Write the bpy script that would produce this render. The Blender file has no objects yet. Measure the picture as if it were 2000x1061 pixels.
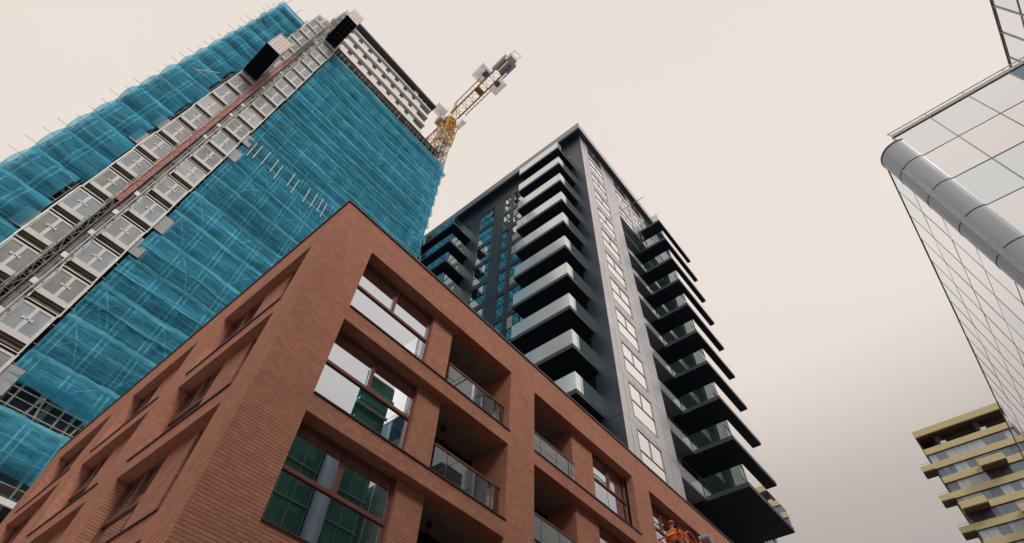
import bpy, bmesh, math, random
from mathutils import Vector, Matrix, noise
random.seed(7)
S = bpy.context.scene
# ---------------------------------------------------------------- camera
AZ, EL, RO, FOC = 0.73711126, 0.92789319, 0.05738183, 1.07569
f = Vector((math.cos(EL)*math.cos(AZ), math.cos(EL)*math.sin(AZ), math.sin(EL)))
r = Vector((math.sin(AZ), -math.cos(AZ), 0)); u = r.cross(f)
r2 = r*math.cos(RO)+u*math.sin(RO); u2 = u*math.cos(RO)-r*math.sin(RO)
cam = bpy.data.objects.new('camera', bpy.data.cameras.new('camera'))
S.collection.objects.link(cam); S.camera = cam
cam.data.sensor_width = 36; cam.data.lens = 36*FOC/2; cam.data.clip_start = .1; cam.data.clip_end = 6000
cam.matrix_world = Matrix((( r2.x, u2.x, -f.x, 0), (r2.y, u2.y, -f.y, 0), (r2.z, u2.z, -f.z, 1.6), (0, 0, 0, 1)))
S.render.resolution_x = 1024; S.render.resolution_y = 543
# ---------------------------------------------------------------- world: overcast cream sky
SUN_EL, SUN_AZ = math.radians(40), math.radians(251)     # azimuth from +X, counter-clockwise
W = bpy.data.worlds.new('World'); S.world = W; W.use_nodes = True
nt = W.node_tree; N = nt.nodes; N.clear()
wo = N.new('ShaderNodeOutputWorld'); bg = N.new('ShaderNodeBackground'); bg.inputs[1].default_value = .1
sky = N.new('ShaderNodeTexSky'); sky.sky_type = 'NISHITA'; sky.sun_disc = False
sky.sun_elevation = SUN_EL; sky.sun_rotation = math.pi/2-SUN_AZ
tc = N.new('ShaderNodeTexCoord'); sp = N.new('ShaderNodeSeparateXYZ'); nt.links.new(tc.outputs['Generated'], sp.inputs[0])
rp = N.new('ShaderNodeValToRGB'); cr = rp.color_ramp; cr.interpolation = 'B_SPLINE'
SKY = [(0, .34, .30, .285), (.40, .46, .42, .39), (.47, .50, .45, .41), (.54, .64, .575, .515), (.61, .79, .71, .64), (.66, .835, .745, .68), (.80, .84, .755, .69), (1, .80, .73, .67)]
for i, (p, a, b, c) in enumerate(SKY):
    e = cr.elements[i] if i < 2 else cr.elements.new(p)
    e.position = p; e.color = (a, b, c, 1)
nt.links.new(sp.outputs[2], rp.inputs[0])
nz = N.new('ShaderNodeTexNoise'); nz.inputs['Scale'].default_value = 1.3; nz.inputs['Detail'].default_value = 3
nt.links.new(tc.outputs['Generated'], nz.inputs[0])
mr = N.new('ShaderNodeMapRange'); mr.inputs[3].default_value = 9.9; mr.inputs[4].default_value = 10.9; nt.links.new(nz.outputs[0], mr.inputs[0])
vm = N.new('ShaderNodeVectorMath'); vm.operation = 'SCALE'; nt.links.new(rp.outputs[0], vm.inputs[0]); nt.links.new(mr.outputs[0], vm.inputs['Scale'])
mx = N.new('ShaderNodeMix'); mx.data_type = 'RGBA'; mx.inputs[0].default_value = .04
nt.links.new(vm.outputs[0], mx.inputs[6]); nt.links.new(sky.outputs[0], mx.inputs[7])
nt.links.new(mx.outputs[2], bg.inputs[0]); nt.links.new(bg.outputs[0], wo.inputs[0])
sl = bpy.data.lights.new('sun', 'SUN'); sl.energy = 1.5; sl.angle = math.radians(18); sl.color = (1, .95, .9)
so = bpy.data.objects.new('sun', sl); S.collection.objects.link(so)
sd = Vector((math.cos(SUN_EL)*math.cos(SUN_AZ), math.cos(SUN_EL)*math.sin(SUN_AZ), math.sin(SUN_EL)))
so.rotation_euler = sd.to_track_quat('Z', 'Y').to_euler()
S.view_settings.view_transform = 'Standard'; S.view_settings.look = 'None'; S.view_settings.exposure = 0; S.view_settings.gamma = 1

# ---------------------------------------------------------------- materials
def mat(name, col, rough=.7, metal=0, var=.12, scale=3, bump=0, bscale=30, spec=.5, coat=0, stretch=None):
    m = bpy.data.materials.new(name); m.use_nodes = True
    t = m.node_tree; b = t.nodes['Principled BSDF']
    b.inputs['Roughness'].default_value = rough; b.inputs['Metallic'].default_value = metal
    b.inputs['Specular IOR Level'].default_value = spec; b.inputs['Coat Weight'].default_value = coat
    g = t.nodes.new('ShaderNodeNewGeometry'); n = t.nodes.new('ShaderNodeTexNoise'); n.inputs['Scale'].default_value = scale; n.inputs['Detail'].default_value = 5
    if stretch:
        mp = t.nodes.new('ShaderNodeMapping'); mp.inputs['Scale'].default_value = stretch
        t.links.new(g.outputs['Position'], mp.inputs[0]); t.links.new(mp.outputs[0], n.inputs[0])
    else: t.links.new(g.outputs['Position'], n.inputs[0])
    q = t.nodes.new('ShaderNodeMapRange'); q.inputs[1].default_value = .25; q.inputs[2].default_value = .75; q.inputs[3].default_value = 1-var; q.inputs[4].default_value = 1+var
    t.links.new(n.outputs[0], q.inputs[0])
    v = t.nodes.new('ShaderNodeVectorMath'); v.operation = 'SCALE'; v.inputs[0].default_value = col; t.links.new(q.outputs[0], v.inputs['Scale'])
    t.links.new(v.outputs[0], b.inputs['Base Color'])
    if bump:
        n2 = t.nodes.new('ShaderNodeTexNoise'); n2.inputs['Scale'].default_value = bscale; t.links.new(g.outputs['Position'], n2.inputs[0])
        bp = t.nodes.new('ShaderNodeBump'); bp.inputs['Strength'].default_value = bump; t.links.new(n2.outputs[0], bp.inputs['Height']); t.links.new(bp.outputs[0], b.inputs['Normal'])
    return m

def wall_uv(t):
    """(u, z) from world position: u runs along the wall, soffits use x, y"""
    g = t.nodes.new('ShaderNodeNewGeometry'); p = t.nodes.new('ShaderNodeSeparateXYZ'); q = t.nodes.new('ShaderNodeSeparateXYZ')
    t.links.new(g.outputs['Position'], p.inputs[0]); t.links.new(g.outputs['True Normal'], q.inputs[0])
    def M(op, a, b=None):
        m = t.nodes.new('ShaderNodeMath'); m.operation = op
        for i, x in enumerate((a, b)):
            if x is None: continue
            if isinstance(x, (int, float)): m.inputs[i].default_value = x
            else: t.links.new(x, m.inputs[i])
        return m.outputs[0]
    isx = M('GREATER_THAN', M('ABSOLUTE', q.outputs[0]), .6); isz = M('GREATER_THAN', M('ABSOLUTE', q.outputs[2]), .6)
    def mixf(k, a, b): return M('ADD', M('MULTIPLY', k, b), M('MULTIPLY', M('SUBTRACT', 1, k), a))
    U = mixf(isx, p.outputs[0], p.outputs[1]); V = mixf(isz, p.outputs[2], p.outputs[1])
    c = t.nodes.new('ShaderNodeCombineXYZ'); t.links.new(U, c.inputs[0]); t.links.new(V, c.inputs[1])
    return c.outputs[0], g

def brick_mat():
    m = bpy.data.materials.new('red_brick'); m.use_nodes = True; t = m.node_tree; b = t.nodes['Principled BSDF']
    b.inputs['Roughness'].default_value = .85; b.inputs['Specular IOR Level'].default_value = .25
    uv, g = wall_uv(t)
    k = t.nodes.new('ShaderNodeTexBrick'); t.links.new(uv, k.inputs['Vector'])
    k.inputs['Scale'].default_value = 1; k.inputs['Brick Width'].default_value = .225; k.inputs['Row Height'].default_value = .0767
    k.inputs['Mortar Size'].default_value = .004; k.inputs['Mortar Smooth'].default_value = .4; k.inputs['Bias'].default_value = 0
    k.inputs['Color1'].default_value = (.67, .305, .205, 1); k.inputs['Color2'].default_value = (.56, .245, .165, 1); k.inputs["Mortar"].default_value = (.52, .24, .165, 1)
    n = t.nodes.new('ShaderNodeTexNoise'); n.inputs['Scale'].default_value = .8; n.inputs['Detail'].default_value = 6; t.links.new(g.outputs['Position'], n.inputs[0])
    n2 = t.nodes.new('ShaderNodeTexNoise'); n2.inputs['Scale'].default_value = 9; n2.inputs['Detail'].default_value = 3
    mp = t.nodes.new('ShaderNodeMapping'); mp.inputs['Scale'].default_value = (.5, .5, .5); t.links.new(g.outputs['Position'], mp.inputs[0]); t.links.new(mp.outputs[0], n2.inputs[0])
    a = t.nodes.new('ShaderNodeMath'); a.operation = 'ADD'; t.links.new(n.outputs[0], a.inputs[0]); t.links.new(n2.outputs[0], a.inputs[1])
    q = t.nodes.new('ShaderNodeMapRange'); q.inputs[1].default_value = .7; q.inputs[2].default_value = 1.3; q.inputs[3].default_value = .88; q.inputs[4].default_value = 1.12; t.links.new(a.outputs[0], q.inputs[0])
    v = t.nodes.new('ShaderNodeVectorMath'); v.operation = 'SCALE'; t.links.new(k.outputs[0], v.inputs[0]); t.links.new(q.outputs[0], v.inputs['Scale'])
    sx = t.nodes.new('ShaderNodeSeparateXYZ'); t.links.new(uv, sx.inputs[0])        # recessed bed joints
    fm = t.nodes.new('ShaderNodeMath'); fm.operation = 'MODULO'; t.links.new(sx.outputs[1], fm.inputs[0]); fm.inputs[1].default_value = .0767
    fj = t.nodes.new('ShaderNodeMath'); fj.operation = 'LESS_THAN'; t.links.new(fm.outputs[0], fj.inputs[0]); fj.inputs[1].default_value = .012
    mj = t.nodes.new('ShaderNodeMix'); mj.data_type = 'RGBA'; t.links.new(fj.outputs[0], mj.inputs[0]); t.links.new(v.outputs[0], mj.inputs[6]); mj.inputs[7].default_value = (.25, .135, .10, 1)
    t.links.new(mj.outputs[2], b.inputs['Base Color'])
    bp = t.nodes.new('ShaderNodeBump'); bp.inputs['Strength'].default_value = .7; bp.inputs['Distance'].default_value = .012; bp.invert = True
    t.links.new(fj.outputs[0], bp.inputs['Height']); t.links.new(bp.outputs[0], b.inputs['Normal'])
    return m

def clad_mat(name, col, metal, rough, pw, ph, joint=.03, off=0, spec=.5):
    """metal cladding in large panels with thin dark joints"""
    m = bpy.data.materials.new(name); m.use_nodes = True; t = m.node_tree; b = t.nodes['Principled BSDF']
    b.inputs['Metallic'].default_value = metal; b.inputs['Specular IOR Level'].default_value = spec
    uv, g = wall_uv(t)
    k = t.nodes.new('ShaderNodeTexBrick'); k.offset = 0; t.links.new(uv, k.inputs['Vector'])
    k.inputs['Scale'].default_value = 1; k.inputs['Brick Width'].default_value = pw; k.inputs['Row Height'].default_value = ph
    k.inputs['Mortar Size'].default_value = joint; k.inputs['Mortar Smooth'].default_value = .1
    k.inputs['Color1'].default_value = (*[c*1.05 for c in col], 1); k.inputs['Color2'].default_value = (*[c*.94 for c in col], 1); k.inputs['Mortar'].default_value = (*[c*.35 for c in col], 1)
    n = t.nodes.new('ShaderNodeTexNoise'); n.inputs['Scale'].default_value = .35; n.inputs['Detail'].default_value = 5; t.links.new(g.outputs['Position'], n.inputs[0])
    q = t.nodes.new('ShaderNodeMapRange'); q.inputs[1].default_value = .3; q.inputs[2].default_value = .7; q.inputs[3].default_value = rough*.8; q.inputs[4].default_value = rough*1.25
    t.links.new(n.outputs[0], q.inputs[0]); t.links.new(q.outputs[0], b.inputs['Roughness'])
    q2 = t.nodes.new('ShaderNodeMapRange'); q2.inputs[1].default_value = .3; q2.inputs[2].default_value = .7; q2.inputs[3].default_value = .86; q2.inputs[4].default_value = 1.12; t.links.new(n.outputs[0], q2.inputs[0])
    v = t.nodes.new('ShaderNodeVectorMath'); v.operation = 'SCALE'; t.links.new(k.outputs[0], v.inputs[0]); t.links.new(q2.outputs[0], v.inputs['Scale'])
    t.links.new(v.outputs[0], b.inputs['Base Color'])
    return m

def glass_mat(name, dark, refl, tint=(1, 1, 1), lo=.5, hi=1, rough=.01, see=0, warp=.0):
    """coated glass: strong mirror reflection over a dark tinted body; see = share that is clear"""
    m = bpy.data.materials.new(name); m.use_nodes = True; t = m.node_tree; t.nodes.clear()
    o = t.nodes.new('ShaderNodeOutputMaterial'); gl = t.nodes.new('ShaderNodeBsdfGlossy'); gl.inputs['Roughness'].default_value = rough; gl.inputs[0].default_value = (*[refl*c for c in tint], 1)
    d = t.nodes.new('ShaderNodeBsdfDiffuse'); d.inputs[0].default_value = (*dark, 1); body = d.outputs[0]
    if see:
        tr = t.nodes.new('ShaderNodeBsdfTransparent'); tr.inputs[0].default_value = (*[.55+.45*c for c in tint], 1)
        ms = t.nodes.new('ShaderNodeMixShader'); ms.inputs[0].default_value = see; t.links.new(body, ms.inputs[1]); t.links.new(tr.outputs[0], ms.inputs[2]); body = ms.outputs[0]
    lw = t.nodes.new('ShaderNodeLayerWeight'); lw.inputs[0].default_value = .5
    q = t.nodes.new('ShaderNodeMapRange'); q.inputs[1].default_value = .25; q.inputs[2].default_value = .95; q.inputs[3].default_value = lo; q.inputs[4].default_value = hi; t.links.new(lw.outputs['Facing'], q.inputs[0])
    mxs = t.nodes.new('ShaderNodeMixShader'); t.links.new(q.outputs[0], mxs.inputs[0]); t.links.new(body, mxs.inputs[1]); t.links.new(gl.outputs[0], mxs.inputs[2])
    if warp:
        g = t.nodes.new('ShaderNodeNewGeometry'); n = t.nodes.new('ShaderNodeTexNoise'); n.inputs['Scale'].default_value = .6; t.links.new(g.outputs['Position'], n.inputs[0])
        bp = t.nodes.new('ShaderNodeBump'); bp.inputs['Strength'].default_value = warp; bp.inputs['Distance'].default_value = .05; t.links.new(n.outputs[0], bp.inputs['Height']); t.links.new(bp.outputs[0], gl.inputs['Normal'])
    t.links.new(mxs.outputs[0], o.inputs[0])
    return m

def net_mat(name, col, alpha, fscale=1.0, tint=(.55, .85, .95)):
    """woven debris net: partly clear, partly diffuse and translucent"""
    m = bpy.data.materials.new(name); m.use_nodes = True; t = m.node_tree; t.nodes.clear()
    o = t.nodes.new('ShaderNodeOutputMaterial'); g = t.nodes.new('ShaderNodeNewGeometry')
    mp = t.nodes.new('ShaderNodeMapping'); mp.inputs['Scale'].default_value = (.5, .5, 2.2); t.links.new(g.outputs['Position'], mp.inputs[0])
    n = t.nodes.new('ShaderNodeTexNoise'); n.inputs['Scale'].default_value = fscale; n.inputs['Detail'].default_value = 7; n.inputs['Roughness'].default_value = .65; t.links.new(mp.outputs[0], n.inputs[0])
    q = t.nodes.new('ShaderNodeMapRange'); q.inputs[1].default_value = .3; q.inputs[2].default_value = .7; q.inputs[3].default_value = alpha-.28; q.inputs[4].default_value = min(.99, alpha+.2); t.links.new(n.outputs[0], q.inputs[0])
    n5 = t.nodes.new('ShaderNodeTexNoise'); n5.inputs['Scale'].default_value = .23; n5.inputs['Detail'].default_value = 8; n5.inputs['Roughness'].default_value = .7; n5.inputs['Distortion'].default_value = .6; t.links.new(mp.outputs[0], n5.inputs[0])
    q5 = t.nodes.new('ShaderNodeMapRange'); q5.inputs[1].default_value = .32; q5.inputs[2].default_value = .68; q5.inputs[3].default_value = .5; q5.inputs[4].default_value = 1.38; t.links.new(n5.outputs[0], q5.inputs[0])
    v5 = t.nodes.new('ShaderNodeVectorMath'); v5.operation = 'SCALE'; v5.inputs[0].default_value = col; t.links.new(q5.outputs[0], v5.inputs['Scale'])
    d = t.nodes.new('ShaderNodeBsdfDiffuse'); t.links.new(v5.outputs[0], d.inputs[0])
    tl = t.nodes.new('ShaderNodeBsdfTranslucent'); t.links.new(v5.outputs[0], tl.inputs[0])
    ms = t.nodes.new('ShaderNodeMixShader'); ms.inputs[0].default_value = .3; t.links.new(d.outputs[0], ms.inputs[1]); t.links.new(tl.outputs[0], ms.inputs[2])
    tr = t.nodes.new('ShaderNodeBsdfTransparent'); tr.inputs[0].default_value = (*tint, 1)
    m2 = t.nodes.new('ShaderNodeMixShader'); t.links.new(q.outputs[0], m2.inputs[0]); t.links.new(tr.outputs[0], m2.inputs[1]); t.links.new(ms.outputs[0], m2.inputs[2])
    t.links.new(m2.outputs[0], o.inputs[0])
    return m

M = dict(
 brick=brick_mat(),
 frame=mat('window_frame_red', (.24, .085, .065), .45), sill=mat('sill_brown', (.10, .05, .045), .4), coping=mat('coping_grey', (.12, .11, .12), .35, .6),
 plaster=mat('loggia_plaster', (.32, .32, .31), .9), lampblack=mat('lamp_black', (.015, .015, .015), .4),
 bglass=glass_mat('window_glass', (.012, .03, .025), .97, (.86, .92, 1), .72, .98, warp=.03),
 loggiaglass=glass_mat('loggia_door_glass', (.01, .012, .012), .7, (.8, .85, .9), .15, .7),
 rail_glass=glass_mat('balustrade_glass', (.04, .06, .06), .55, (.9, .96, .96), .22, .8, see=.8),
 roof=mat('roof_felt', (.06, .06, .06), .9, bump=.3),
 clad_shade=clad_mat('cladding_shade_tone', (.075, .092, .118), .5, .38, 5.9, 4.72, .045),  # tower cladding with the shade of its left face put into the colour
 clad_lit=clad_mat('cladding_lit_tone', (.60, .60, .63), .8, .30, 1.93, 4.72, .03),  # same cladding again, brightness of the lit right face put into the colour
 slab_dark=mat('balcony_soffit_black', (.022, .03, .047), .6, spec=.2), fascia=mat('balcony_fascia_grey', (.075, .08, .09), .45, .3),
 tglass=glass_mat('tower_glass', (.015, .05, .055), .95, (.85, .95, 1), .45, .97, warp=.05),
 tglass_dim=glass_mat('tower_glass_dim', (.02, .05, .06), .5, (.85, .9, 1), .3, .8),
 tglass_light=glass_mat('tower_glass_bright', (.5, .48, .47), .99, (1, .99, .99), .8, 1),
 blind=mat('window_blind', (.55, .54, .52), .8), bal_glass=glass_mat('balcony_glass_pale', (.80, .86, .87), .95, (.95, .99, 1), .3, .85, rough=.12, see=.05),
 bal_side=glass_mat('balcony_glass_side', (.05, .11, .11), .9, (.85, .96, .95), .34, .8, see=.6),
 frame_mid=mat('frame_grey', (.34, .33, .36), .4, .3), clad_mid=clad_mat('recess_cladding', (.34, .34, .39), .5, .4, 3, 4.72, .02),
 frame_dark=mat('frame_dark', (.03, .033, .04), .4, .4),
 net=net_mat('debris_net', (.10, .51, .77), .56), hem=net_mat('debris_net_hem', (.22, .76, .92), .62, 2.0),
 steel=mat('galvanised_steel', (.42, .42, .40), .5, .5, .25), board=mat('scaffold_board', (.36, .33, .28), .85, var=.25),
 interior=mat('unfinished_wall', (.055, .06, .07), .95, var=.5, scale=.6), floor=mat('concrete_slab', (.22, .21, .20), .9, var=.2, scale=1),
 white=mat('white_panel', (.86, .83, .80), .6, var=.06), greyp=mat('grey_window_recess', (.17, .165, .16), .6), gate=mat('gate_mesh_panel', (.40, .41, .42), .7, 0, .14, 1.5),
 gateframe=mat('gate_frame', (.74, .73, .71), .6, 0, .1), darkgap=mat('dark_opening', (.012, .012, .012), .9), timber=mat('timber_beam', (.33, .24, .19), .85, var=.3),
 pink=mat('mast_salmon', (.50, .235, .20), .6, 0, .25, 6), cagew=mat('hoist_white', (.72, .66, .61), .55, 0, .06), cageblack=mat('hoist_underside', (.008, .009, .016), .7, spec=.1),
 rubber=mat('tyre_rubber', (.02, .02, .02), .9), yellow=mat('crane_yellow', (.66, .33, .02), .5), ochre=mat('crane_ochre', (.55, .27, .07), .6, 0, .25, 4), cream=mat('crane_mast_cream', (.66, .60, .50), .6), grating=mat('steel_grating', (.33, .33, .38), .5, .4),
 tube=mat('tube_cladding', (.56, .60, .66), .45, .35, .08, 1.5, stretch=(1, 1, .15)),
 gframe=mat('mullion_grey', (.40, .41, .46), .4, .5), gdark=mat('gasket_dark', (.05, .05, .06), .5), gwhite=mat('coping_white', (.62, .60, .60), .4, .2),
 gold=mat('gold_cladding', (.74, .64, .36), .5, .1, .08), brown=mat('brown_soffit', (.12, .075, .045), .8), yglass=glass_mat('band_glass', (.14, .18, .21), .75, (.85, .95, 1.05), .3, .8), ypanel=mat('band_panel_dark', (.21, .26, .32), .5, .2),
 yblind=mat('band_blind', (.56, .63, .69), .7),
 orange=mat('boom_orange', (.80, .17, .02), .45), hivis=mat('hi_vis_orange', (.95, .16, .01), .7), navy=mat('work_trousers', (.05, .05, .07), .8), skin=mat('skin', (.45, .27, .2), .6), helmet=mat('helmet_red', (.65, .03, .02), .35), boomw=mat('boom_cream', (.62, .50, .42), .5),
 asphalt=mat('asphalt', (.05, .05, .052), .9, bump=.4, bscale=60), paving=mat('paving', (.22, .21, .2), .9, bump=.2), linepaint=mat('road_paint', (.7, .7, .68), .7),
 leaf=mat('leaf_green', (.05, .10, .04), .6, var=.5), pot=mat('pot_grey', (.12, .12, .12), .6),
 ngreen=glass_mat('neighbour_glass', (.06, .16, .12), .5, (.6, .9, .85), .06, .12), nwhite=mat('neighbour_band', (.20, .25, .25), .6), ncol=mat('neighbour_column', (.26, .32, .37), .5),
)
GT = [glass_mat('curtain_glass_%s' % n, c, .99, t, .75, .98) for n, c, t in (('neutral', (.82, .83, .84), (.97, .99, 1)), ('rose', (.82, .79, .81), (.98, .965, 1)), ('grey', (.72, .76, .77), (.92, .97, .99)), ('blue', (.66, .74, .79), (.88, .95, 1)))]
M['gblue'] = glass_mat('blue_glass', (.08, .15, .24), .6, (.6, .8, 1), .35, .8)

# ---------------------------------------------------------------- mesh helpers
class MB:
    def __init__(s): s.v = []; s.f = []; s.T = None
    def add(s, vs, fs):
        k = len(s.v)
        for p in vs:
            p = Vector(p); s.v.append(s.T(p) if s.T else p)
        s.f += [tuple(k+i for i in f_) for f_ in fs]; return s
    def box(s, x0, x1, y0, y1, z0, z1):
        return s.add([(x, y, z) for x in (x0, x1) for y in (y0, y1) for z in (z0, z1)],
                     [(0, 1, 3, 2), (4, 6, 7, 5), (0, 4, 5, 1), (2, 3, 7, 6), (0, 2, 6, 4), (1, 5, 7, 3)])
    def quad(s, a, b, c, d): return s.add([a, b, c, d], [(0, 1, 2, 3)])
    def tube(s, p, q, rad, n=6, rad2=None):
        p, q = Vector(p), Vector(q); d = (q-p)
        if d.length < 1e-6: return s
        d.normalize(); a = d.orthogonal().normalized(); b = d.cross(a); r2_ = rad if rad2 is None else rad2
        vs = [c+(a*math.cos(t)+b*math.sin(t))*R for c, R in ((p, rad), (q, r2_)) for t in [2*math.pi*i/n for i in range(n)]]
        return s.add(vs, [(i, (i+1) % n, n+(i+1) % n, n+i) for i in range(n)]+[tuple(range(n))[::-1], tuple(range(n, 2*n))])
    def bar(s, p, q, w): return s.tube(p, q, w*.7, 4)
    def ball(s, c, rx, ry=None, rz=None, nu=12, nv=8):
        ry = ry or rx; rz = rz or rx; vs = [(c[0], c[1], c[2]-rz)]
        for j in range(1, nv):
            ph = -math.pi/2+math.pi*j/nv
            vs += [(c[0]+rx*math.cos(ph)*math.cos(2*math.pi*i/nu), c[1]+ry*math.cos(ph)*math.sin(2*math.pi*i/nu), c[2]+rz*math.sin(ph)) for i in range(nu)]
        vs.append((c[0], c[1], c[2]+rz)); fs = []
        for i in range(nu): fs += [(0, 1+(i+1) % nu, 1+i), (1+(nv-2)*nu+i, 1+(nv-2)*nu+(i+1) % nu, len(vs)-1)]
        for j in range(nv-2):
            for i in range(nu): a = 1+j*nu+i; b = 1+j*nu+(i+1) % nu; fs.append((a, b, b+nu, a+nu))
        return s.add(vs, fs)
    def build(s, name, m, parent=None, bevel=0, smooth=False, origin=None):
        me = bpy.data.meshes.new(name); o = bpy.data.objects.new(name, me)
        off = Vector((0, 0, 0))
        if parent is not None:
            p_ = parent
            while p_ is not None: off += p_.location; p_ = p_.parent
        if origin is not None: o.location = Vector(origin)-off; off = Vector(origin)
        me.from_pydata([tuple(v-off) for v in s.v], [], s.f); me.validate()
        b = bmesh.new(); b.from_mesh(me); bmesh.ops.recalc_face_normals(b, faces=b.faces); b.to_mesh(me); b.free()
        me.materials.append(M[m] if isinstance(m, str) else m)
        if smooth: me.polygons.foreach_set('use_smooth', [True]*len(me.polygons))
        S.collection.objects.link(o)
        if parent is not None: o.parent = parent
        if bevel:
            bv = o.modifiers.new('bevel', 'BEVEL'); bv.width = bevel; bv.segments = 1; bv.limit_method = 'ANGLE'
        return o
def thing(name, label, cat, loc=(0, 0, 0), group=None):
    o = bpy.data.objects.new(name, None); S.collection.objects.link(o); o.location = loc; o.empty_display_size = .5
    return tag(o, label, cat, group)
def tag(o, label, cat, group=None):
    o['label'] = label; o['category'] = cat
    if group: o['group'] = group
    return o
def struct(o): o['kind'] = 'structure'; return o
def bx(name, m, parent, *b, **k): return MB().box(*b).build(name, m, parent, **k)
def copy_tree(root, loc, label):
    c = root.copy(); S.collection.objects.link(c); c.location = loc; c['label'] = label
    for ch in root.children:
        d = ch.copy(); S.collection.objects.link(d); d.parent = c
        for g in ch.children:
            e = g.copy(); S.collection.objects.link(e); e.parent = d
    return c
def wall(mb, P, U, Z, hole, th):
    """wall sheet with square openings: front faces, back faces and reveals. P(u, depth, z)"""
    nu, nz_ = len(U)-1, len(Z)-1
    sol = lambda i, j: 0 <= i < nu and 0 <= j < nz_ and not hole(i, j)
    for i in range(nu):
        for j in range(nz_):
            if not sol(i, j): continue
            a, b, c, d = U[i], U[i+1], Z[j], Z[j+1]
            mb.quad(P(a, 0, c), P(b, 0, c), P(b, 0, d), P(a, 0, d)); mb.quad(P(a, th, c), P(b, th, c), P(b, th, d), P(a, th, d))
            if not sol(i-1, j): mb.quad(P(a, 0, c), P(a, th, c), P(a, th, d), P(a, 0, d))
            if not sol(i+1, j): mb.quad(P(b, 0, c), P(b, th, c), P(b, th, d), P(b, 0, d))
            if not sol(i, j-1): mb.quad(P(a, 0, c), P(b, 0, c), P(b, th, c), P(a, th, c))
            if not sol(i, j+1): mb.quad(P(a, 0, d), P(b, 0, d), P(b, th, d), P(a, th, d))
    return mb
def fbox(mb, P, u0, u1, d0, d1, z0, z1):
    return mb.add([P(a, b, c) for a in (u0, u1) for b in (d0, d1) for c in (z0, z1)],
                  [(0, 1, 3, 2), (4, 6, 7, 5), (0, 4, 5, 1), (2, 3, 7, 6), (0, 2, 6, 4), (1, 5, 7, 3)])

# ---------------------------------------------------------------- ground
struct(bx('ground', 'paving', None, -900, 900, -900, 900, -.5, 0))
struct(bx('road', 'asphalt', None, -300, 300, -7.5, 4.5, -.2, .004))
struct(bx('pavement', 'paving', None, -300, 300, 4.5, 10, -.2, .125))

# ================================================================ brick building
ROWS = [(.45, 3.25), (3.8, 6.35), (6.87, 9.42), (9.93, 12.48), (13.0, 15.58)]
TOPZ = 16.87
BX, BY = 3.12, 10.0
brick = thing('brick_building', 'red brick apartment block with deep grid of recessed windows and loggias', 'building', (BX, BY, 0))
WING = 2.05
def Pr(a, d, z): return Vector((a, BY+d, z))
ang = math.radians(.5)
lx, ly = math.sin(ang), math.cos(ang)
def Pl(a, d, z): return Vector((BX+lx*a+ly*d, BY+ly*a-lx*d, z))
C2 = Pl(21.6, 0, 0); a2 = math.radians(7.0); l2x, l2y = math.sin(a2), math.cos(a2)
def Pb(a, d, z): return Vector((C2.x+l2x*a+l2y*d, C2.y+l2y*a-l2x*d, z))
# front openings: kind, x0, x1
OPEN = []
x = 4.47
for k in range(7):
    OPEN.append(('A' if k % 2 == 0 else 'B', x, x+6.83)); x += 8.19
XEND = OPEN[-1][2]+1.3
def ZS():
    z = [0]
    for a, b in ROWS: z += [a, b]
    return z+[TOPZ]
def wins(P, mb_w, fr, u0, u1, z0, z1, d, mull=True, split=.55):
    """window: outer frame + transom + mullion, then panes as children"""
    o = MB(); t = .055
    for a, b, c, e in ((u0, u0+t, z0, z1), (u1-t, u1, z0, z1), (u0+t, u1-t, z0, z0+t), (u0+t, u1-t, z1-t, z1)): fbox(o, P, a, b, d-.06, d+.05, c, e)
    zt = z0+(z1-z0)*split; um = (u0+u1)/2
    fbox(o, P, u0+t, u1-t, d-.055, d+.05, zt-.045, zt+.045)
    if mull: fbox(o, P, um-.055, um+.055, d-.05, d+.05, zt+.045, z1-t)
    w = o.build('window', fr, brick)
    panes = [(u0+t, u1-t, z0+t, zt-.045)]+([(u0+t, um-.055, zt+.045, z1-t), (um+.055, u1-t, zt+.045, z1-t)] if mull else [(u0+t, u1-t, zt+.045, z1-t)])
    for a, b, c, e in panes:
        k = random.uniform(-.0035, .0035); kk = random.uniform(-.0025, .0025)
        p = MB(); p.add([P(a, d+k, c), P(b, d-k, c+0), P(b, d-k+kk, e), P(a, d+k+kk, e), P(a, d+.03, c), P(b, d+.03, c), P(b, d+.03, e), P(a, d+.03, e)],
            [(0, 1, 2, 3), (4, 7, 6, 5), (0, 4, 5, 1), (3, 2, 6, 7), (0, 3, 7, 4), (1, 5, 6, 2)]).build('pane', mb_w, w)
    return w
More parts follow.
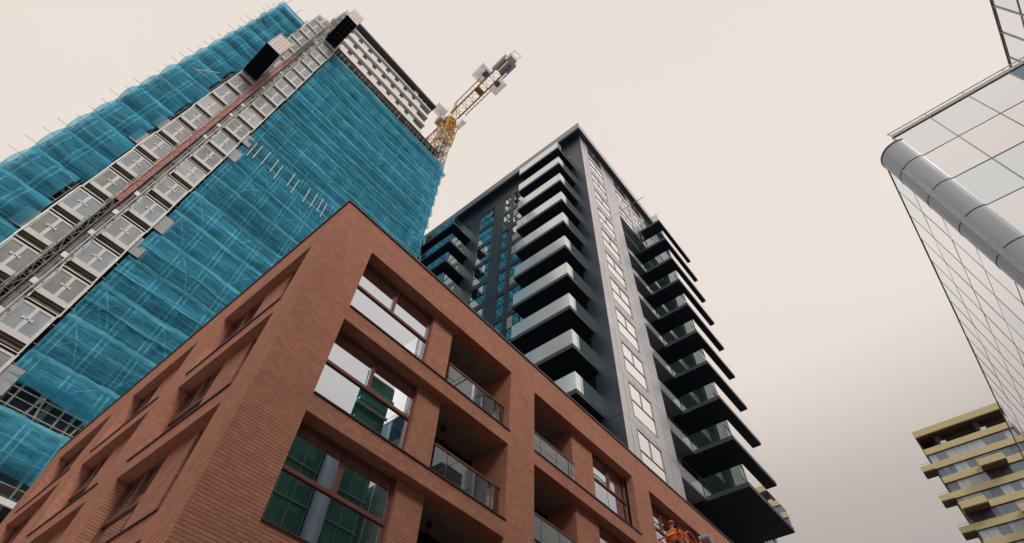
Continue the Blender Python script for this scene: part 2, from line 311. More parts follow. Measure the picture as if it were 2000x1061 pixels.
def facade(P, ulist, U0, U1, layout, name='wall', dw=.47, dp=.30):
    U = [U0]
    for o_ in ulist: U += [o_[1], o_[2]]
    U.append(U1); Z = ZS(); mb = MB()
    wall(mb, P, U, Z, lambda i, j: i % 2 == 1 and j % 2 == 1, .32)
    inner = MB()
    for kind, a, b in ulist:
        for ri, (z0, z1) in enumerate(ROWS):
            for part in layout(kind, a, b):
                t, p0, p1 = part
                if t == 'pier': fbox(inner, P, p0, p1, dp, 1.3, z0-.02, z1+.02)
                elif t == 'win':
                    wins(P, 'bglass', 'frame', p0, p1, z0+.02, z1, dw)
                elif t == 'bal' and ri > 0:
                    D = 1.75
                    # loggia side walls, back wall (brick) and grey soffit + floor
                    if p0 > a+.1: pass
                    fbox(inner, P, p0-.3 if abs(p0-a) < .05 else p0-.02, p0+.004, .322, D, z0-.02, z1+.02)
                    fbox(inner, P, p1-.004, p1+.3 if abs(p1-b) < .05 else p1+.02, .322, D, z0-.02, z1+.02)
                    s_ = MB(); fbox(s_, P, p0+.006, p1-.006, .55, D-.01, z1-.01, z1+.05); s_.build('loggia_ceiling', 'plaster', brick)
                    dd = MB(); fbox(dd, P, p0+.01, p1-.01, D-.12, D-.06, z0, z1-.012); g_ = dd.build('loggia_door', 'loggiaglass', brick)
                    fr = MB()
                    for q in (0, .5, 1): fbox(fr, P, p0+.02+(p1-p0-.1)*q, p0+.08+(p1-p0-.1)*q, D-.2, D-.125, z0, z1-.015)
                    fbox(fr, P, p0+.02, p1-.02, D-.19, D-.13, z0+1.9, z0+1.96)
                    fr.build('frame', 'frame_dark', g_)
                    g = MB(); fbox(g, P, p0+.03, p1-.03, .24, .265, z0+.03, z0+1.02); rg = g.build('balustrade', 'rail_glass', brick)
                    h = MB(); fbox(h, P, p0+.01, p1-.01, .215, .285, z0+1.022, z0+1.07); fbox(h, P, p0+.01, p1-.01, .22, .28, z0+.006, z0+.028)
                    fbox(h, P, (p1-.4), (p1-.37), .225, .238, z0+.03, z0+1.02); h.build('handrail', 'frame', rg)
                    if ri in (2, 3): 
                        l = MB(); c_ = P((p0+p1)/2-.55 if ri == 3 else p0+.9, 1.0, z1-.17); l.ball(c_, .085); l.tube(c_, c_+Vector((0, 0, .16)), .02); l.build('ceiling_lamp', 'lampblack', brick, smooth=True)
                elif t == 'bal': fbox(inner, P, p0-.02, p1+.02, .9, 1.3, z0-.02, z1+.02)
            # solid soffit/lintel liner and sill
            fbox(inner, P, a-.3, b+.3, .322, 1.9 if WING > 1.9 else 1, z1+.003, z1+.3)
            sl_ = MB(); fbox(sl_, P, a+.003, b+.06, -.045, .30, z0-.004, z0+.022); sl_.build('sill', 'sill', brick)
    mb.build(name, 'brick', brick); inner.build('recess_wall', 'brick', brick)
def lay_r(k, a, b):
    return [('win', a, a+3.13), ('pier', a+3.13, a+4.03), ('bal', a+4.03, b)] if k == 'A' else [('bal', a, a+2.76), ('pier', a+2.76, a+4.2), ('win', a+4.2, b)]
facade(Pr, OPEN, BX, XEND, lay_r)
L_OPEN = [('A', 1.3, 6.2), ('B', 7.95, 12.75), ('A', 14.45, 19.5)]
def lay_l(k, a, b):
    return [('win', a, a+1.35), ('pier', a+1.35, a+2.75), ('win', a+2.75, b)] if k == 'A' else [('win', a, a+1.5), ('pier', a+1.5, a+2.9), ('win', a+2.9, b)]
facade(Pl, L_OPEN, 0, 21.6, lay_l, dw=.38, dp=.28)
facade(Pb, [('A', .35, 5.0)], 0, 8.6, lay_l, dw=.38, dp=.28)
# parapet coping, roofs, backs
cp = MB(); fbox(cp, Pr, BX-.05, XEND, -.05, .36, TOPZ+.002, TOPZ+.06); fbox(cp, Pl, .36, 21.6, -.05, .36, TOPZ+.003, TOPZ+.061); fbox(cp, Pb, .03, 8.6, -.05, .36, TOPZ+.004, TOPZ+.062)
cp.build('parapet_coping', 'coping', brick)
rf = MB(); rf.box(BX+.33, XEND, BY+.33, BY+WING, 16.3, 16.4)
rf.add([Pl(2.2, .33, 16.3), Pl(21.6, .33, 16.3), Pl(21.6, 9, 16.3), Pl(2.2, 9, 16.3), Pl(2.2, .33, 16.4), Pl(21.6, .33, 16.4), Pl(21.6, 9, 16.4), Pl(2.2, 9, 16.4)], [(0, 1, 2, 3), (4, 5, 6, 7), (0, 1, 5, 4), (1, 2, 6, 5), (2, 3, 7, 6), (3, 0, 4, 7)])
fbox(rf, Pb, 0, 8.6, .33, 8.8, 16.3, 16.405); rf.build('roof', 'roof', brick)
bk = MB(); bk.box(BX+9, XEND, BY+WING, BY+WING+.12, 0, 16.9); bk.box(BX+9.1, BX+9.3, BY+WING+.12, BY+21.4, 0, 16.9)
bk.box(XEND-.1, XEND-.002, BY+.33, BY+WING, 0, 16.8); fbox(bk, Pb, 8.3, 8.6, .33, 8.8, 0, 16.8); fbox(bk, Pb, .1, 8.3, 8.8, 9.0, 0, 16.8)
bk.build('rear_wall', 'brick', brick)

# ================================================================ tower under construction, wrapped in scaffolding
TY = 42.2                      # plane of the net
LV = [41.4+3.66*k for k in range(-11, 20)]       # landing levels
shell = thing('concrete_tower', 'unfinished high-rise whose pale top floors stand out above the teal netting', 'building', (7, TY+14, 0))
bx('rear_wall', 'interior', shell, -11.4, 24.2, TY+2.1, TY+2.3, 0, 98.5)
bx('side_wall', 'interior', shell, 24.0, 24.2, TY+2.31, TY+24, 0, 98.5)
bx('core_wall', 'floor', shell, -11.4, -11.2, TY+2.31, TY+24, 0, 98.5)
for i, z in enumerate([l-.35 for l in LV if 0 < l < 98]):
    bx('floor_slab', 'floor', shell, -11.4, 24.2, TY+1.75, TY+2.09, z-.14, z+.14)
for i in range(13):     # columns between the floors
    bx('column', 'floor', shell, -8+2.6*i-.2, -8+2.6*i+.2, TY+1.8, TY+2.095, 0, 98.4)
# top floors: pale bands
TX0, TX1 = -1.6, 18.9
FY = TY+.2
for k in range(3):
    z = 99.6+3.9*k
    bx('floor_slab', 'white', shell, TX0, TX1, FY-.25, FY+9, z, z+.42)
    bx('window_recess', 'greyp', shell, TX0, TX1, FY+.9, FY+1.0, z+.425, z+3.9-.003)
    sp_ = MB().box(TX0, TX1, FY, FY+.15, z+.425, z+1.75); o = sp_.build('spandrel', 'white', shell)
    for j in range(9):
        xa = TX0+.3+j*2.32
        if xa+1 < TX1-.9: bx('infill_panel', 'white', shell, xa, xa+1.5, FY+.16, FY+.4, z+.43, z+3.2+.35*(j % 2))
        if xa+1.9 < TX1-2: bx('infill_panel', 'white', shell, xa+1.9, xa+2.0, FY+.2, FY+.5, z+.43, z+2.6)
    bx('cladding_rail', 'gframe', shell, TX0, TX1-.1, FY-.02, FY+.12, z+3.55, z+3.85)
bx('soffit_board', 'brown', shell, TX0, 24.0, FY-.2, FY+8, 99.5, 99.59)
z = 111.3
bx('floor_slab', 'white', shell, TX0, TX1, FY-.25, FY+9, z, z+.42)
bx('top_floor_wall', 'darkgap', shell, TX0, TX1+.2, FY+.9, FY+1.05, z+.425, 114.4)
bx('roof_slab', 'fascia', shell, TX0-.1, TX1+.6, FY-.5, FY+12, 114.41, 115.0)
bx('panel', 'white', shell, 14.2, 15.2, FY+.3, FY+.6, z+.43, 114.4)
for xx in (16.1, 17.3): bx('rail_post', 'white', shell, xx, xx+.1, FY+.1, FY+.2, z+.43, z+2)
bx('open_floor', 'brown', shell, -.9, 24.0, TY+1.2, TY+2.0, 97.2, 99.2)
for k, (xa, za) in enumerate(((-7.6, 97.5), (-6.2, 104.5), (-5.4, 110.6))):
    bx('roof_box', 'white', shell, xa, xa+1.7, TY+1.3, TY+3.4, za, za+3.6)
    bx('opening', 'greyp', shell, xa+.45, xa+1.25, TY+1.24, TY+1.295, za+.8, za+2.8)
for k in range(4): bx('cladding_strip', 'white' if k % 2 else 'timber', shell, -6.2+k*.5, -5.95+k*.5, TY+.9, TY+1.15, 98.4, 105)

scaf = thing('scaffolding', 'tube scaffolding wrapped in billowing teal debris netting around the tower', 'scaffolding', (7, TY, 0))
NX0, NX1 = -11.0, 25.5
HZL, HZR = -7.15, -.85
xs = [-11.0, -9.1, -7.2]+[-.8+2.39*i for i in range(12)]
for x_ in xs:
    for yy in (TY+.18, TY+1.4):
        h_ = 98.8+random.uniform(-.3, 1.4)
        if x_ == -9.1 and yy > TY+1: continue
        MB().tube((x_, yy, 0), (x_, yy, h_), .045, 5).build('standard', 'steel', scaf)
nl = 0
for i in range(53):
    z = 1.2+i*1.83+.6
    if z > 98.6: break
    if 16 < z:
        m_ = MB().tube((-11.9-random.uniform(-.3, .5), TY+.12, z), (HZL, TY+.12, z), .03, 4); m_.build('ledger', 'steel', scaf)
        m_ = MB().tube((HZR-.2, TY+.12, z), (25.9, TY+.12, z), .03, 4); m_.build('ledger', 'steel', scaf)
for i, l in enumerate(LV):
    if l > 16 and l < 98:
        bx('deck_boards', 'board', scaf, HZR, 25.2, TY+.3, TY+1.3, l-.30, l-.24)
        if i % 1 == 0: bx('deck_boards', 'board', scaf, -10.9, HZL, TY+.3, TY+1.3, l-.30, l-.24)
random.seed(11)
for i in range(26):
    x_ = random.choice(xs[3:-1]); l = random.choice(LV[6:-4]); s_ = random.choice((0, 1))
    MB().tube((x_+2.39*s_, TY+.15, l), (x_+2.39*(1-s_), TY+.15, l+3.6), .03, 4).build('brace', 'steel', scaf)
def net_sheet(x0, x1, z0, z1, A, name='net_sheet', m='net', off=0, dx=.3, edge=0, seed=0, face=0, seams=0):
    """a net hung between two lifts: it bellies out below the tie and tucks back at the hem; seams show where it lies over tubes"""
    def surf(x_, t, e=0, o2=0):
        prof = math.sin(math.pi*t**.75)*(.65+.35*(1-t))
        n1 = noise.noise((x_*.35+seed*3.1, z0*.37, face)); n2 = noise.noise((x_*1.7, t*1.3+z0, seed+face)); n3 = noise.noise((x_*.8+t*1.5, z0*1.3, seed+5))
        d = A*prof*(1+(.55 if x0 > -5 else 1.0)*n1)+.12*n2*prof+.14*abs(n3)*math.sin(math.pi*t)+off+.05*n2+o2
        z_ = z0+(z1-z0)*t+(.16*n1+.05*n2)*(1 if t in (0, 1) else .5)
        ex = 0
        if edge < 0 and e < 0: ex = edge*(1+(e+1)*-1/3 if 0 else 1-(-e-1)/3)*(prof*.42+.25*n3)
        if edge > 0 and e > 0: ex = edge*(1-(e-1)/3)*((1-t)*.75*(t > 0)+.3*n3)
        return (x_+ex, TY-d, z_) if face == 0 else (25.5+d, x_, z_)
    nx = max(2, int((x1-x0)/dx)); nzz = 9 if z1-z0 > 2 else 4
    mb = MB(); vs = []; fs = []
    for j in range(nzz+1):
        for i in range(nx+1):
            e = 0
            if i <= 2: e = -(i+1)
            elif i >= nx-2: e = nx-i+1
            vs.append(surf(x0+(x1-x0)*i/nx, j/nzz, e))
    for j in range(nzz):
        for i in range(nx): a = j*(nx+1)+i; fs.append((a, a+1, a+nx+2, a+nx+1))
    mb.add(vs, fs); nbase = len(mb.f)
    if seams:
        rs = random.Random(seed*7+1)
        lines = []
        x_ = x0+.4
        while x_ < x1-.8:
            lines += [(x_, x_, 0, 1, .07), (x_+.42, x_+.42, 0, 1, .06)]
            if rs.random() < .30 and seams > 1: lines.append((x_, x_+2.2*(1 if rs.random() < .5 else -1), 0, 1, .05))
            x_ += 2.39 if seams > 1 else 1.6
        if seams == 3: lines = [q_ for q_ in lines if rs.random() < .25]
        for t_ in (.28, .55): lines.append((x0+.1, x1-1, t_+.02*rs.random(), t_+.02, .035))
        for xa, xb, ta, tb_, w in lines:
            n = 8 if abs(ta-tb_) > .5 else max(6, int((x1-x0)/.5)); v2 = []
            for q in range(n+1):
                xx = min(max(xa+(xb-xa)*q/n, x0), x1-.6); tt = ta+(tb_-ta)*q/n
                if abs(ta-tb_) > .5: v2 += [surf(xx-w, tt, 0, .012), surf(xx+w, tt, 0, .012)]
                else: v2 += [surf(xx, tt-w/3.7, 0, .012), surf(xx, tt+w/3.7, 0, .012)]
            mb.add(v2, [(2*q, 2*q+1, 2*q+3, 2*q+2) for q in range(n)])
    o = mb.build(name, m, scaf, smooth=True)
    if seams:
        o.data.materials.append(M['hem'])
        for p in o.data.polygons[nbase:]: p.material_index = 1
    return o
random.seed(5)
for i, l in enumerate(LV[:-1]):
    if l < 14 or l > 94: continue
    top = min(LV[i+1], 97.2)
    z0 = l
    if l < 22 and l > 18: top = 22.6
    if 22 < l < 25: z0 = 24.6
    if i == 15: pass
    if l > 18:
        q = [(HZR, 25.5)]
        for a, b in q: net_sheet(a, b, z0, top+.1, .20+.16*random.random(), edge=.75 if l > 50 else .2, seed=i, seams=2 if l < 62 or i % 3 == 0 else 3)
        net_sheet(HZR, 25.4, top-.32, top+.22, .05, 'net_hem', 'hem', .09, .5, seed=i+40)
        if random.random() < .6: net_sheet(HZR, 25.4, l+1.55, l+1.8, .02, 'net_hem', 'hem', .34, .6, seed=i+80)
    if l > 30:
        rr = random.uniform(-.35, .45)
        net_sheet(-11.1, HZL+rr, l-.15, LV[i+1]+.25, .42+.3*random.random(), edge=-.35, seed=i+20, dx=.22, seams=1)
        net_sheet(-11.1, HZL+rr*.6, LV[i+1]-.5, LV[i+1]+.1, .05, 'net_hem', 'hem', .12, .3, seed=i+60)
    if l > 50: net_sheet(TY+.1, TY+20, l, top+.1, .25, seed=i+9, face=1, dx=1)
# ladder-like tube pairs poking through one band of the net
for xa in (.2, .82, 1.9, 3.1, 3.9, 5.5, 6.3, 7.95, 9.0, 9.9, 10.6):
    z = 58.4+random.uniform(-.3, .3)
    MB().tube((xa+.06, TY-.55, z), (xa-.04, TY-.55, z+3.1), .05, 5).build('tube', 'white', scaf)
for xa in (-9.2, -8.9): MB().tube((xa-.6, TY-1.1, 63.5), (xa+1.0, TY-1.1, 64.0+(xa+9.2)*8), .05, 5).build('tube', 'white', scaf)
# inclined ticks of loose tube above the net edge
for i in range(22):
    xa = -.4+i*1.18+random.uniform(-.3, .3)
    MB().tube((xa, TY-.05, 96.6), (xa+.1, TY-.15, 98.6+random.uniform(-.3, .8)), .035, 4).build('guard_post', 'steel', scaf)
for zz in (97.9, 98.6): MB().tube((-.9, TY-.02, zz), (25.6, TY-.02, zz), .035, 4).build('guard_rail', 'steel', scaf)
# open band near the bottom: tubes and torn net
for i in range(9):
    xa = -.6+i*.95
    MB().tube((xa, TY-.05, 21.9), (xa+.55*(i % 3-1), TY+.3, 25.2), .07, 5).build('brace', 'steel', scaf)
for zz in (23.0, 24.2): MB().tube((-1.2, TY-.1, zz), (9, TY-.1, zz), .05, 5).build('guard_rail', 'steel', scaf)
MB().add([(-1, TY-.7, 24.5), (3, TY-.75, 25.3), (8.5, TY-.2, 24.1), (4, TY-.4, 24.0)], [(0, 1, 2, 3)]).build('torn_net', 'net', scaf)
MB().box(-.5, 9, TY-.3, TY-.1, 17.9, 18.25).build('beam', 'white', scaf)
for i in range(6): MB().tube((i*1.4, TY-.1, 14.2), (i*1.4+.6, TY-.1, 17.8), .07, 5).build('brace', 'steel', scaf)

# landing platforms either side of the hoist mast
def platform(wd, side):
    t = thing('landing_platform', '', 'platform', (0, 0, 0), 'hoist landing platforms stacked up the tower')
    w2 = wd/2
    bx('deck', 'floor', t, -w2, w2, .12, 1.7, -.16, -.02)
    bx('edge_beam', 'timber', t, -w2-.1, w2+.1, .30, .42, -.42, -.20)
    bx('back_panel', 'darkgap', t, -w2, w2, 1.55, 1.65, 0, 3.45)
    bx('gate_panel', 'gate', t, -w2+.1, w2-.1, -.02, .02, .12, 2.58)
    fr = MB()
    for a, b, c, d in ((-w2, -w2+.16, 0, 2.7), (w2-.16, w2, 0, 2.7), (-w2+.16, w2-.16, 2.52, 2.7), (-w2+.16, w2-.16, 0, .46), (-.12, .12, .46, 2.52)): fr.box(a, b, -.06, .05, c, d)
    fr.build('gate_frame', 'gateframe', t)
    cr_ = MB(); cr_.box(-.30, .30, -.085, -.062, 1.49, 1.58); cr_.box(-.34, -.26, -.087, -.063, 1.42, 1.65); cr_.box(.26, .34, -.087, -.063, 1.42, 1.65); cr_.build('latch', 'white', t)
    bx('bolt', 'lampblack', t, -.05, .05, -.10, -.088, 1.50, 1.56)
    bx('handrail', 'steel', t, -w2, w2, -.12, -.08, 2.86, 2.93)
    for s_ in (-1, 1): bx('post', 'steel', t, s_*w2-.05, s_*w2+.05, -.16, -.07, -.9, 2.85)
    if side: bx('side_screen', 'gate', t, w2 if side > 0 else -w2-1.0, w2+1.0 if side > 0 else -w2, .05, .09, .15, 2.2)
    return t
ORD = ['lowest', 'second lowest', 'third lowest', 'fourth lowest', 'fifth lowest', 'sixth lowest', 'seventh lowest', 'eighth lowest', 'ninth lowest', 'tenth lowest', 'eleventh lowest', 'twelfth lowest', 'twelfth highest', 'eleventh highest', 'tenth highest', 'ninth highest', 'eighth highest', 'seventh highest', 'sixth highest', 'fifth highest', 'fourth highest', 'third highest', 'second highest', 'topmost']
for sd_, xc, wd, lo in (('left', -5.78, 2.1, 6), ('right', -2.25, 2.25, 4)):
    lv = [l for l in LV if 18 < l < (100 if sd_ == 'left' else 97)]
    lv = [l for l in lv if l > (28 if sd_ == 'left' else 20)]
    P0 = None; P1 = None
    for k, l in enumerate(lv):
        o_ = ORD[k] if k < len(lv)//2 else ORD[len(ORD)-(len(lv)-k)]
        ext = (k*7+(3 if sd_ == 'left' else 0)) % 5 in (0, 3) and l < 66
        lab = 'grey braced landing gate%s, %s one %s of the salmon mast' % (' with side screen' if ext else '', o_, sd_)
        if ext:
            if P1 is None: P1 = platform(wd, 1 if sd_ == 'right' else -1); P1.location = (xc, TY-.35, l); P1['label'] = lab
            else: copy_tree(P1, (xc, TY-.35, l), lab)
        else:
            if P0 is None: P0 = platform(wd, 0); P0.location = (xc, TY-.35, l); P0['label'] = lab
            else: copy_tree(P0, (xc, TY-.35, l), lab)

random.seed(17)
tones = [mat('gate_mesh_tone_%s' % n, c, .7, 0, .18, 1.2) for n, c in (('pale', (.50, .51, .51)), ('mid', (.38, .39, .41)), ('dull', (.30, .31, .31)), ('blue', (.36, .40, .45)))]
for o in list(S.objects):
    if o.name.split('.')[0] == 'landing_platform':
        o.location.x += random.uniform(-.06, .06); o.location.z += random.uniform(-.05, .05)
        for ch in o.children:
            if ch.name.split('.')[0] == 'gate_panel':
                ch.material_slots[0].link = 'OBJECT'; ch.material_slots[0].material = random.choice(tones)
# hoist mast with rack, ties and cables
mast = thing('hoist_mast', 'salmon and grey lattice hoist mast running up the netted tower', 'hoist mast', (-4.35, TY-1.0, 0))
def lattice(mb, p, q, w, n, rad, side=None, r2_=None, cross=True):
    p, q = Vector(p), Vector(q); d = (q-p).normalized(); a = (side or d.orthogonal()).normalized(); b = d.cross(a)
    for s1, s2 in ((-1, -1), (-1, 1), (1, 1), (1, -1)): mb.tube(p+(a*s1+b*s2)*w/2, q+(a*s1+b*s2)*w/2, r2_ or rad*1.5, 4)
    for i in range(n):
        A = p.lerp(q, i/n); B = p.lerp(q, (i+1)/n)
        c = [(-1, -1), (-1, 1), (1, 1), (1, -1)]
        for k in range(4):
            s, e = c[k], c[(k+1) % 4]
            mb.tube(A+(a*s[0]+b*s[1])*w/2, A+(a*e[0]+b*e[1])*w/2, rad, 4)
            if cross: mb.tube(A+(a*s[0]+b*s[1])*w/2, B+(a*e[0]+b*e[1])*w/2, rad, 4) if i % 2 else mb.tube(A+(a*e[0]+b*e[1])*w/2, B+(a*s[0]+b*s[1])*w/2, rad, 4)
    return mb
MX, MY = -4.4, TY-.95
segs = [(14, 41, 'dullsteel'), (41, 84, 'pink'), (84, 112.5, 'dullsteel')]
M['dullsteel'] = mat('weathered_steel', (.20, .185, .17), .7, .2, .4)
for a, b, m_ in segs:
    lattice(MB(), (MX, MY, a), (MX, MY, b), .46, int((b-a)/1.5), .035, Vector((1, 0, 0)), .055).build('mast_section', m_, mast)
bx('rack_plate', 'pink', mast, MX-.15, MX+.15, MY-.02, MY+.04, 41.2, 79)
bx('rack_plate', 'timber', mast, MX-.07, MX+.07, MY-.05, MY-.021, 79, 110)
for xx, m_ in ((MX-.42, 'steel'), (MX+.55, 'steel'), (MX+.8, 'gateframe')): MB().tube((xx, MY+.1, 14), (xx, MY+.1, 111), .05, 5).build('cable_guide', m_, mast)
bx('service_strip', 'gate', mast, MX+.30, MX+1.0, TY-.2, TY-.1, 14, 110)
random.seed(3)
for i in range(95):
    z = 15+i*1.02+random.uniform(-.3, .3)
    m_ = MB(); m_.bar((MX-.5, MY+.2, z), (MX+1.1, MY+.35, z+random.uniform(-.25, .25)), .05); m_.build('tie', random.choice(['steel', 'gateframe', 'frame_dark', 'dullsteel', 'timber']), mast)
for i in range(30):
    z = 15+i*3.1; bx('clamp', random.choice(['frame_dark', 'steel', 'white']), mast, MX+.42, MX+.78, MY+.05, MY+.3, z, z+.5)
def cage(name, lab, x0, x1, y0, y1, z0, z1, ribs):
    t = thing(name, lab, 'hoist car', ((x0+x1)/2, (y0+y1)/2, z0))
    bx('body', 'cagew', t, x0, x1, y0, y1, z0+.12, z1, bevel=.03)
    bx('floor_plate', 'cageblack', t, x0-.03, x1+.03, y0-.03, y1+.03, z0, z0+.118)
    n = 5
    for i in range(n):
        xx = x0+(x1-x0)*(i+.5)/n; bx('seam', 'frame_dark', t, xx-.015, xx+.015, y0-.012, y0-.002, z0+.3, z1-.1)
    if ribs:
        for i in range(6): yy = y0+(y1-y0)*(i+.5)/6; bx('rib', 'frame_dark', t, x0, x1, yy-.03, yy+.03, z0-.06, z0-.002)
        for i in range(2): xx = x0+(x1-x0)*(i+1)/3; bx('rib', 'frame_dark', t, xx-.03, xx+.03, y0, y1, z0-.13, z0-.062)
    bx('roof_rail', 'steel', t, x0, x1, y0+.02, y0+.07, z1+.45, z1+.5)
    for xx in (x0+.03, x1-.08): bx('rail_post', 'steel', t, xx, xx+.05, y0+.02, y0+.07, z1, z1+.45)
    bx('drive_unit', 'frame_dark', t, x0+.3, x1-.3, y1-1.6, y1-.3, z1+.002, z1+.7)
    return t
cage('hoist_cage', 'pale hoist car with black underside, lower one left of the mast', -6.85, -4.98, 36.6, 41.6, 71.6, 76.2, False)
cage('hoist_cage', 'white-topped hoist car with ribbed dark underside at the head of the mast', -3.6, -1.5, 36.1, 41.8, 97.3, 101.6, True)

# ================================================================ tower crane
CX, CY = 25.0, 44.2
crane = thing('tower_crane', 'tower crane with cream lattice mast and ochre counter-jib above the netted tower', 'crane', (CX, CY, 0))
lattice(MB(), (CX, CY, 0), (CX, CY, 118.7), 2.2, 54, .075, Vector((1, 0, 0)), .12).build('mast', 'cream', crane)
lad = MB(); lad.tube((CX-.3, CY-.6, 0), (CX-.3, CY-.6, 121), .04, 4).tube((CX+.3, CY-.6, 0), (CX+.3, CY-.6, 121), .04, 4)
for i in range(56): lad.tube((CX-.3, CY-.6, i*2+1), (CX+.3, CY-.6, i*2+1), .04, 4)
lad.build('ladder', 'ochre', crane)
for i in range(9): bx('rest_platform', 'grating', crane, CX-.9, CX+.9 if i % 2 else CX, CY-.9, CY+.9 if i % 2 == 0 else CY, 92+i*2.4, 92.08+i*2.4)
sl2 = MB().tube((CX, CY, 113.5), (CX, CY, 114.6), 1.35, 20).tube((CX, CY, 114.7), (CX, CY, 115.6), 1.5, 20); sl2.tube((CX, CY, 114.5), (CX, CY, 114.8), 1.2, 12)
sl2.build('slewing_ring', 'yellow', crane)
hd = MB()
for q in range(3):
    for sx in (-1, 1): hd.bar((CX+sx*1.25, CY-1.25, 103+q*3.4), (CX-sx*1.25, CY-1.3, 106.2+q*3.4), .13); hd.bar((CX+sx*1.25, CY-1.25, 103+q*3.4), (CX+sx*1.25, CY+1.3, 106.2+q*3.4), .13)
    hd.bar((CX-1.3, CY-1.3, 103+q*3.4), (CX+1.3, CY-1.3, 103+q*3.4), .15)
for sx in (-1, 1):
    for sy in (-1, 1): hd.bar((CX+sx*1.25, CY+sy*1.25, 102.5), (CX+sx*1.5, CY+sy*1.45, 113.6), .2)
    hd.bar((CX+sx*1.2, CY-1.2, 108.6), (CX-sx*1.4, CY-1.4, 113.4), .14); hd.bar((CX+sx*1.2, CY-1.2, 108.6), (CX+sx*1.4, CY+1.4, 113.4), .14)
hd.build('climbing_collar', 'yellow', crane)
af = MB()
for sx in (-.8, .8): af.bar((CX+sx, CY-1.2, 115.6), (CX, CY-.3, 127), .16); af.bar((CX+sx, CY+1.2, 115.6), (CX, CY-.3, 127), .16)
af.build('head_frame', 'yellow', crane)
# counter-jib runs towards -Y
cj = MB(); zc = 117
for sx in (-.95, .95): cj.box(CX+sx-.14, CX+sx+.14, 25.8, CY-1.2, zc, zc+.45)
for i in range(15):
    y0_ = 26.5+i*1.1
    cj.bar((CX-.9, y0_, zc+.2), (CX+.9, y0_+(1.1 if i % 2 else 0), zc+.2), .09); cj.bar((CX+.9, y0_, zc+.2), (CX-.9, y0_+1.1, zc+.2), .06)
cj.build('counter_jib', 'ochre', crane)
bx('walkway_plate', 'ochre', crane, CX-.85, CX+.85, 34.2, 35.6, zc+.46, zc+.52)
for sx in (-1, 1):
    hr = MB(); x_ = CX+sx*1.75
    for zz in (zc+.2, zc+.75, zc+1.3): hr.tube((x_, 33, zz), (x_, 41.2, zz), .04, 4)
    for i in range(9): hr.tube((x_, 33+i, zc+.1), (x_, 33+i, zc+1.3), .04, 4); hr.tube((x_, 33+i, zc+.12), (CX+sx*1.0, 33+i, zc+.12), .03, 4)
    hr.build('handrail', 'frame_dark', crane)
def grate(x0, x1, y0, y1, z, n=6):
    g = MB()
    for i in range(n+1): a = i/n; g.bar((x0+(x1-x0)*a, y0, z), (x0+(x1-x0)*a, y1, z), .045); g.bar((x0, y0+(y1-y0)*a, z+.02), (x1, y0+(y1-y0)*a, z+.02), .045)
    for xx in (x0, x1): g.tube((xx, y0, z+1.1), (xx, y1, z+1.1), .035, 4); g.tube((xx, y0, z), (xx, y0, z+1.1), .035, 4)
    g.quad((x0, y0, z+.06), (x1, y0, z+.06), (x1, y1, z+.06), (x0, y1, z+.06))
    return g
M['mesh'] = net_mat('mesh_grating', (.42, .41, .44), .5, tint=(.93, .92, .93))
for a, b, c, d in ((CX-3.6, CX-1.0, 29.8, 33.4), (CX+1.0, CX+3.1, 29.4, 32.8), (CX-4.4, CX-1.7, 43.2, 45.6), (CX+1.8, CX+2.9, 42.2, 44.6)): grate(a, b, c, d, zc-.1).build('side_platform', 'mesh', crane)
bx('winch', 'ochre', crane, CX-.9, CX-.35, 25.9, 28.9, zc+.5, zc+1.5)
bx('counterweight', 'cagew', crane, CX-1.5, CX-.96, 25.6, 29.2, zc-.5, zc+1.2); bx('counterweight', 'cagew', crane, CX+.96, CX+1.6, 25.0, 27.6, zc-.4, zc+1.0); bx('counterweight', 'cagew', crane, CX-.3, CX+.9, 25.6, 28.7, zc-.25, zc-.005); bx('counterweight', 'grating', crane, CX+.25, CX+.95, 26.0, 28.6, zc-.9, zc-.26)
bx('counterweight', 'cagew', crane, CX-.9, CX+.9, 24.2, 25.6, zc-.8, zc+1.5)
for a, b in ((CX-1.6, CX-1.3), (CX+1.4, CX+1.7)): grate(a, b, 25.2, 29.4, zc+.1, 5).build('side_platform', 'mesh', crane)
MB().tube((CX-.9, 24.1, zc+.2), (CX-.9, 23.2, zc+.2), .05, 5).tube((CX-.9, 23.2, zc+.2), (CX+.8, 23.0, zc+.2), .05, 5).tube((CX+.8, 23.0, zc+.2), (CX+.9, 24.1, zc+.2), .05, 5).build('bumper', 'timber', crane)
bx('winch', 'grating', crane, CX-2.2, CX-1.2, 30.4, 31.8, zc, zc+1); bx('winch', 'grating', crane, CX+1.2, CX+2.1, 30.2, 31.4, zc, zc+1)
cb = MB().box(CX-2.6, CX-1.5, 44.0, 46.2, 113.6, 115.9); cb.build('cab', 'cagew', crane, bevel=.05); bx('cab_window', 'tglass', crane, CX-2.63, CX-1.47, 43.96, 45.0, 114.5, 115.5)
lattice(MB(), (CX, CY+1.4, 116.4), (CX, CY+38, 121), 1.5, 20, .06, Vector((1, 0, 0)), .1).build('jib', 'ochre', crane)
for o in crane.children:
    k_ = o.name.split('.')[0]
    if k_ not in ('mast', 'ladder', 'rest_platform'): o.location.z += 5.2
    if k_ not in ('mast', 'ladder', 'rest_platform', 'climbing_collar', 'slewing_ring'): o.rotation_euler.z = -.075
hp = thing('debris_chute', 'small grey hopper sticking out beside the corner of the teal net', 'hopper', (27.2, 44.6, 97))
MB().add([(26.6, 44.2, 98.6), (27.9, 44.2, 99.2), (27.9, 45.2, 99.2), (26.6, 45.2, 98.6), (26.5, 44.4, 96.6), (27.1, 44.4, 96.8), (27.1, 45, 96.8), (26.5, 45, 96.6)], [(0, 1, 2, 3), (4, 7, 6, 5), (0, 4, 5, 1), (1, 5, 6, 2), (2, 6, 7, 3), (3, 7, 4, 0)]).build('bin', 'gate', hp)
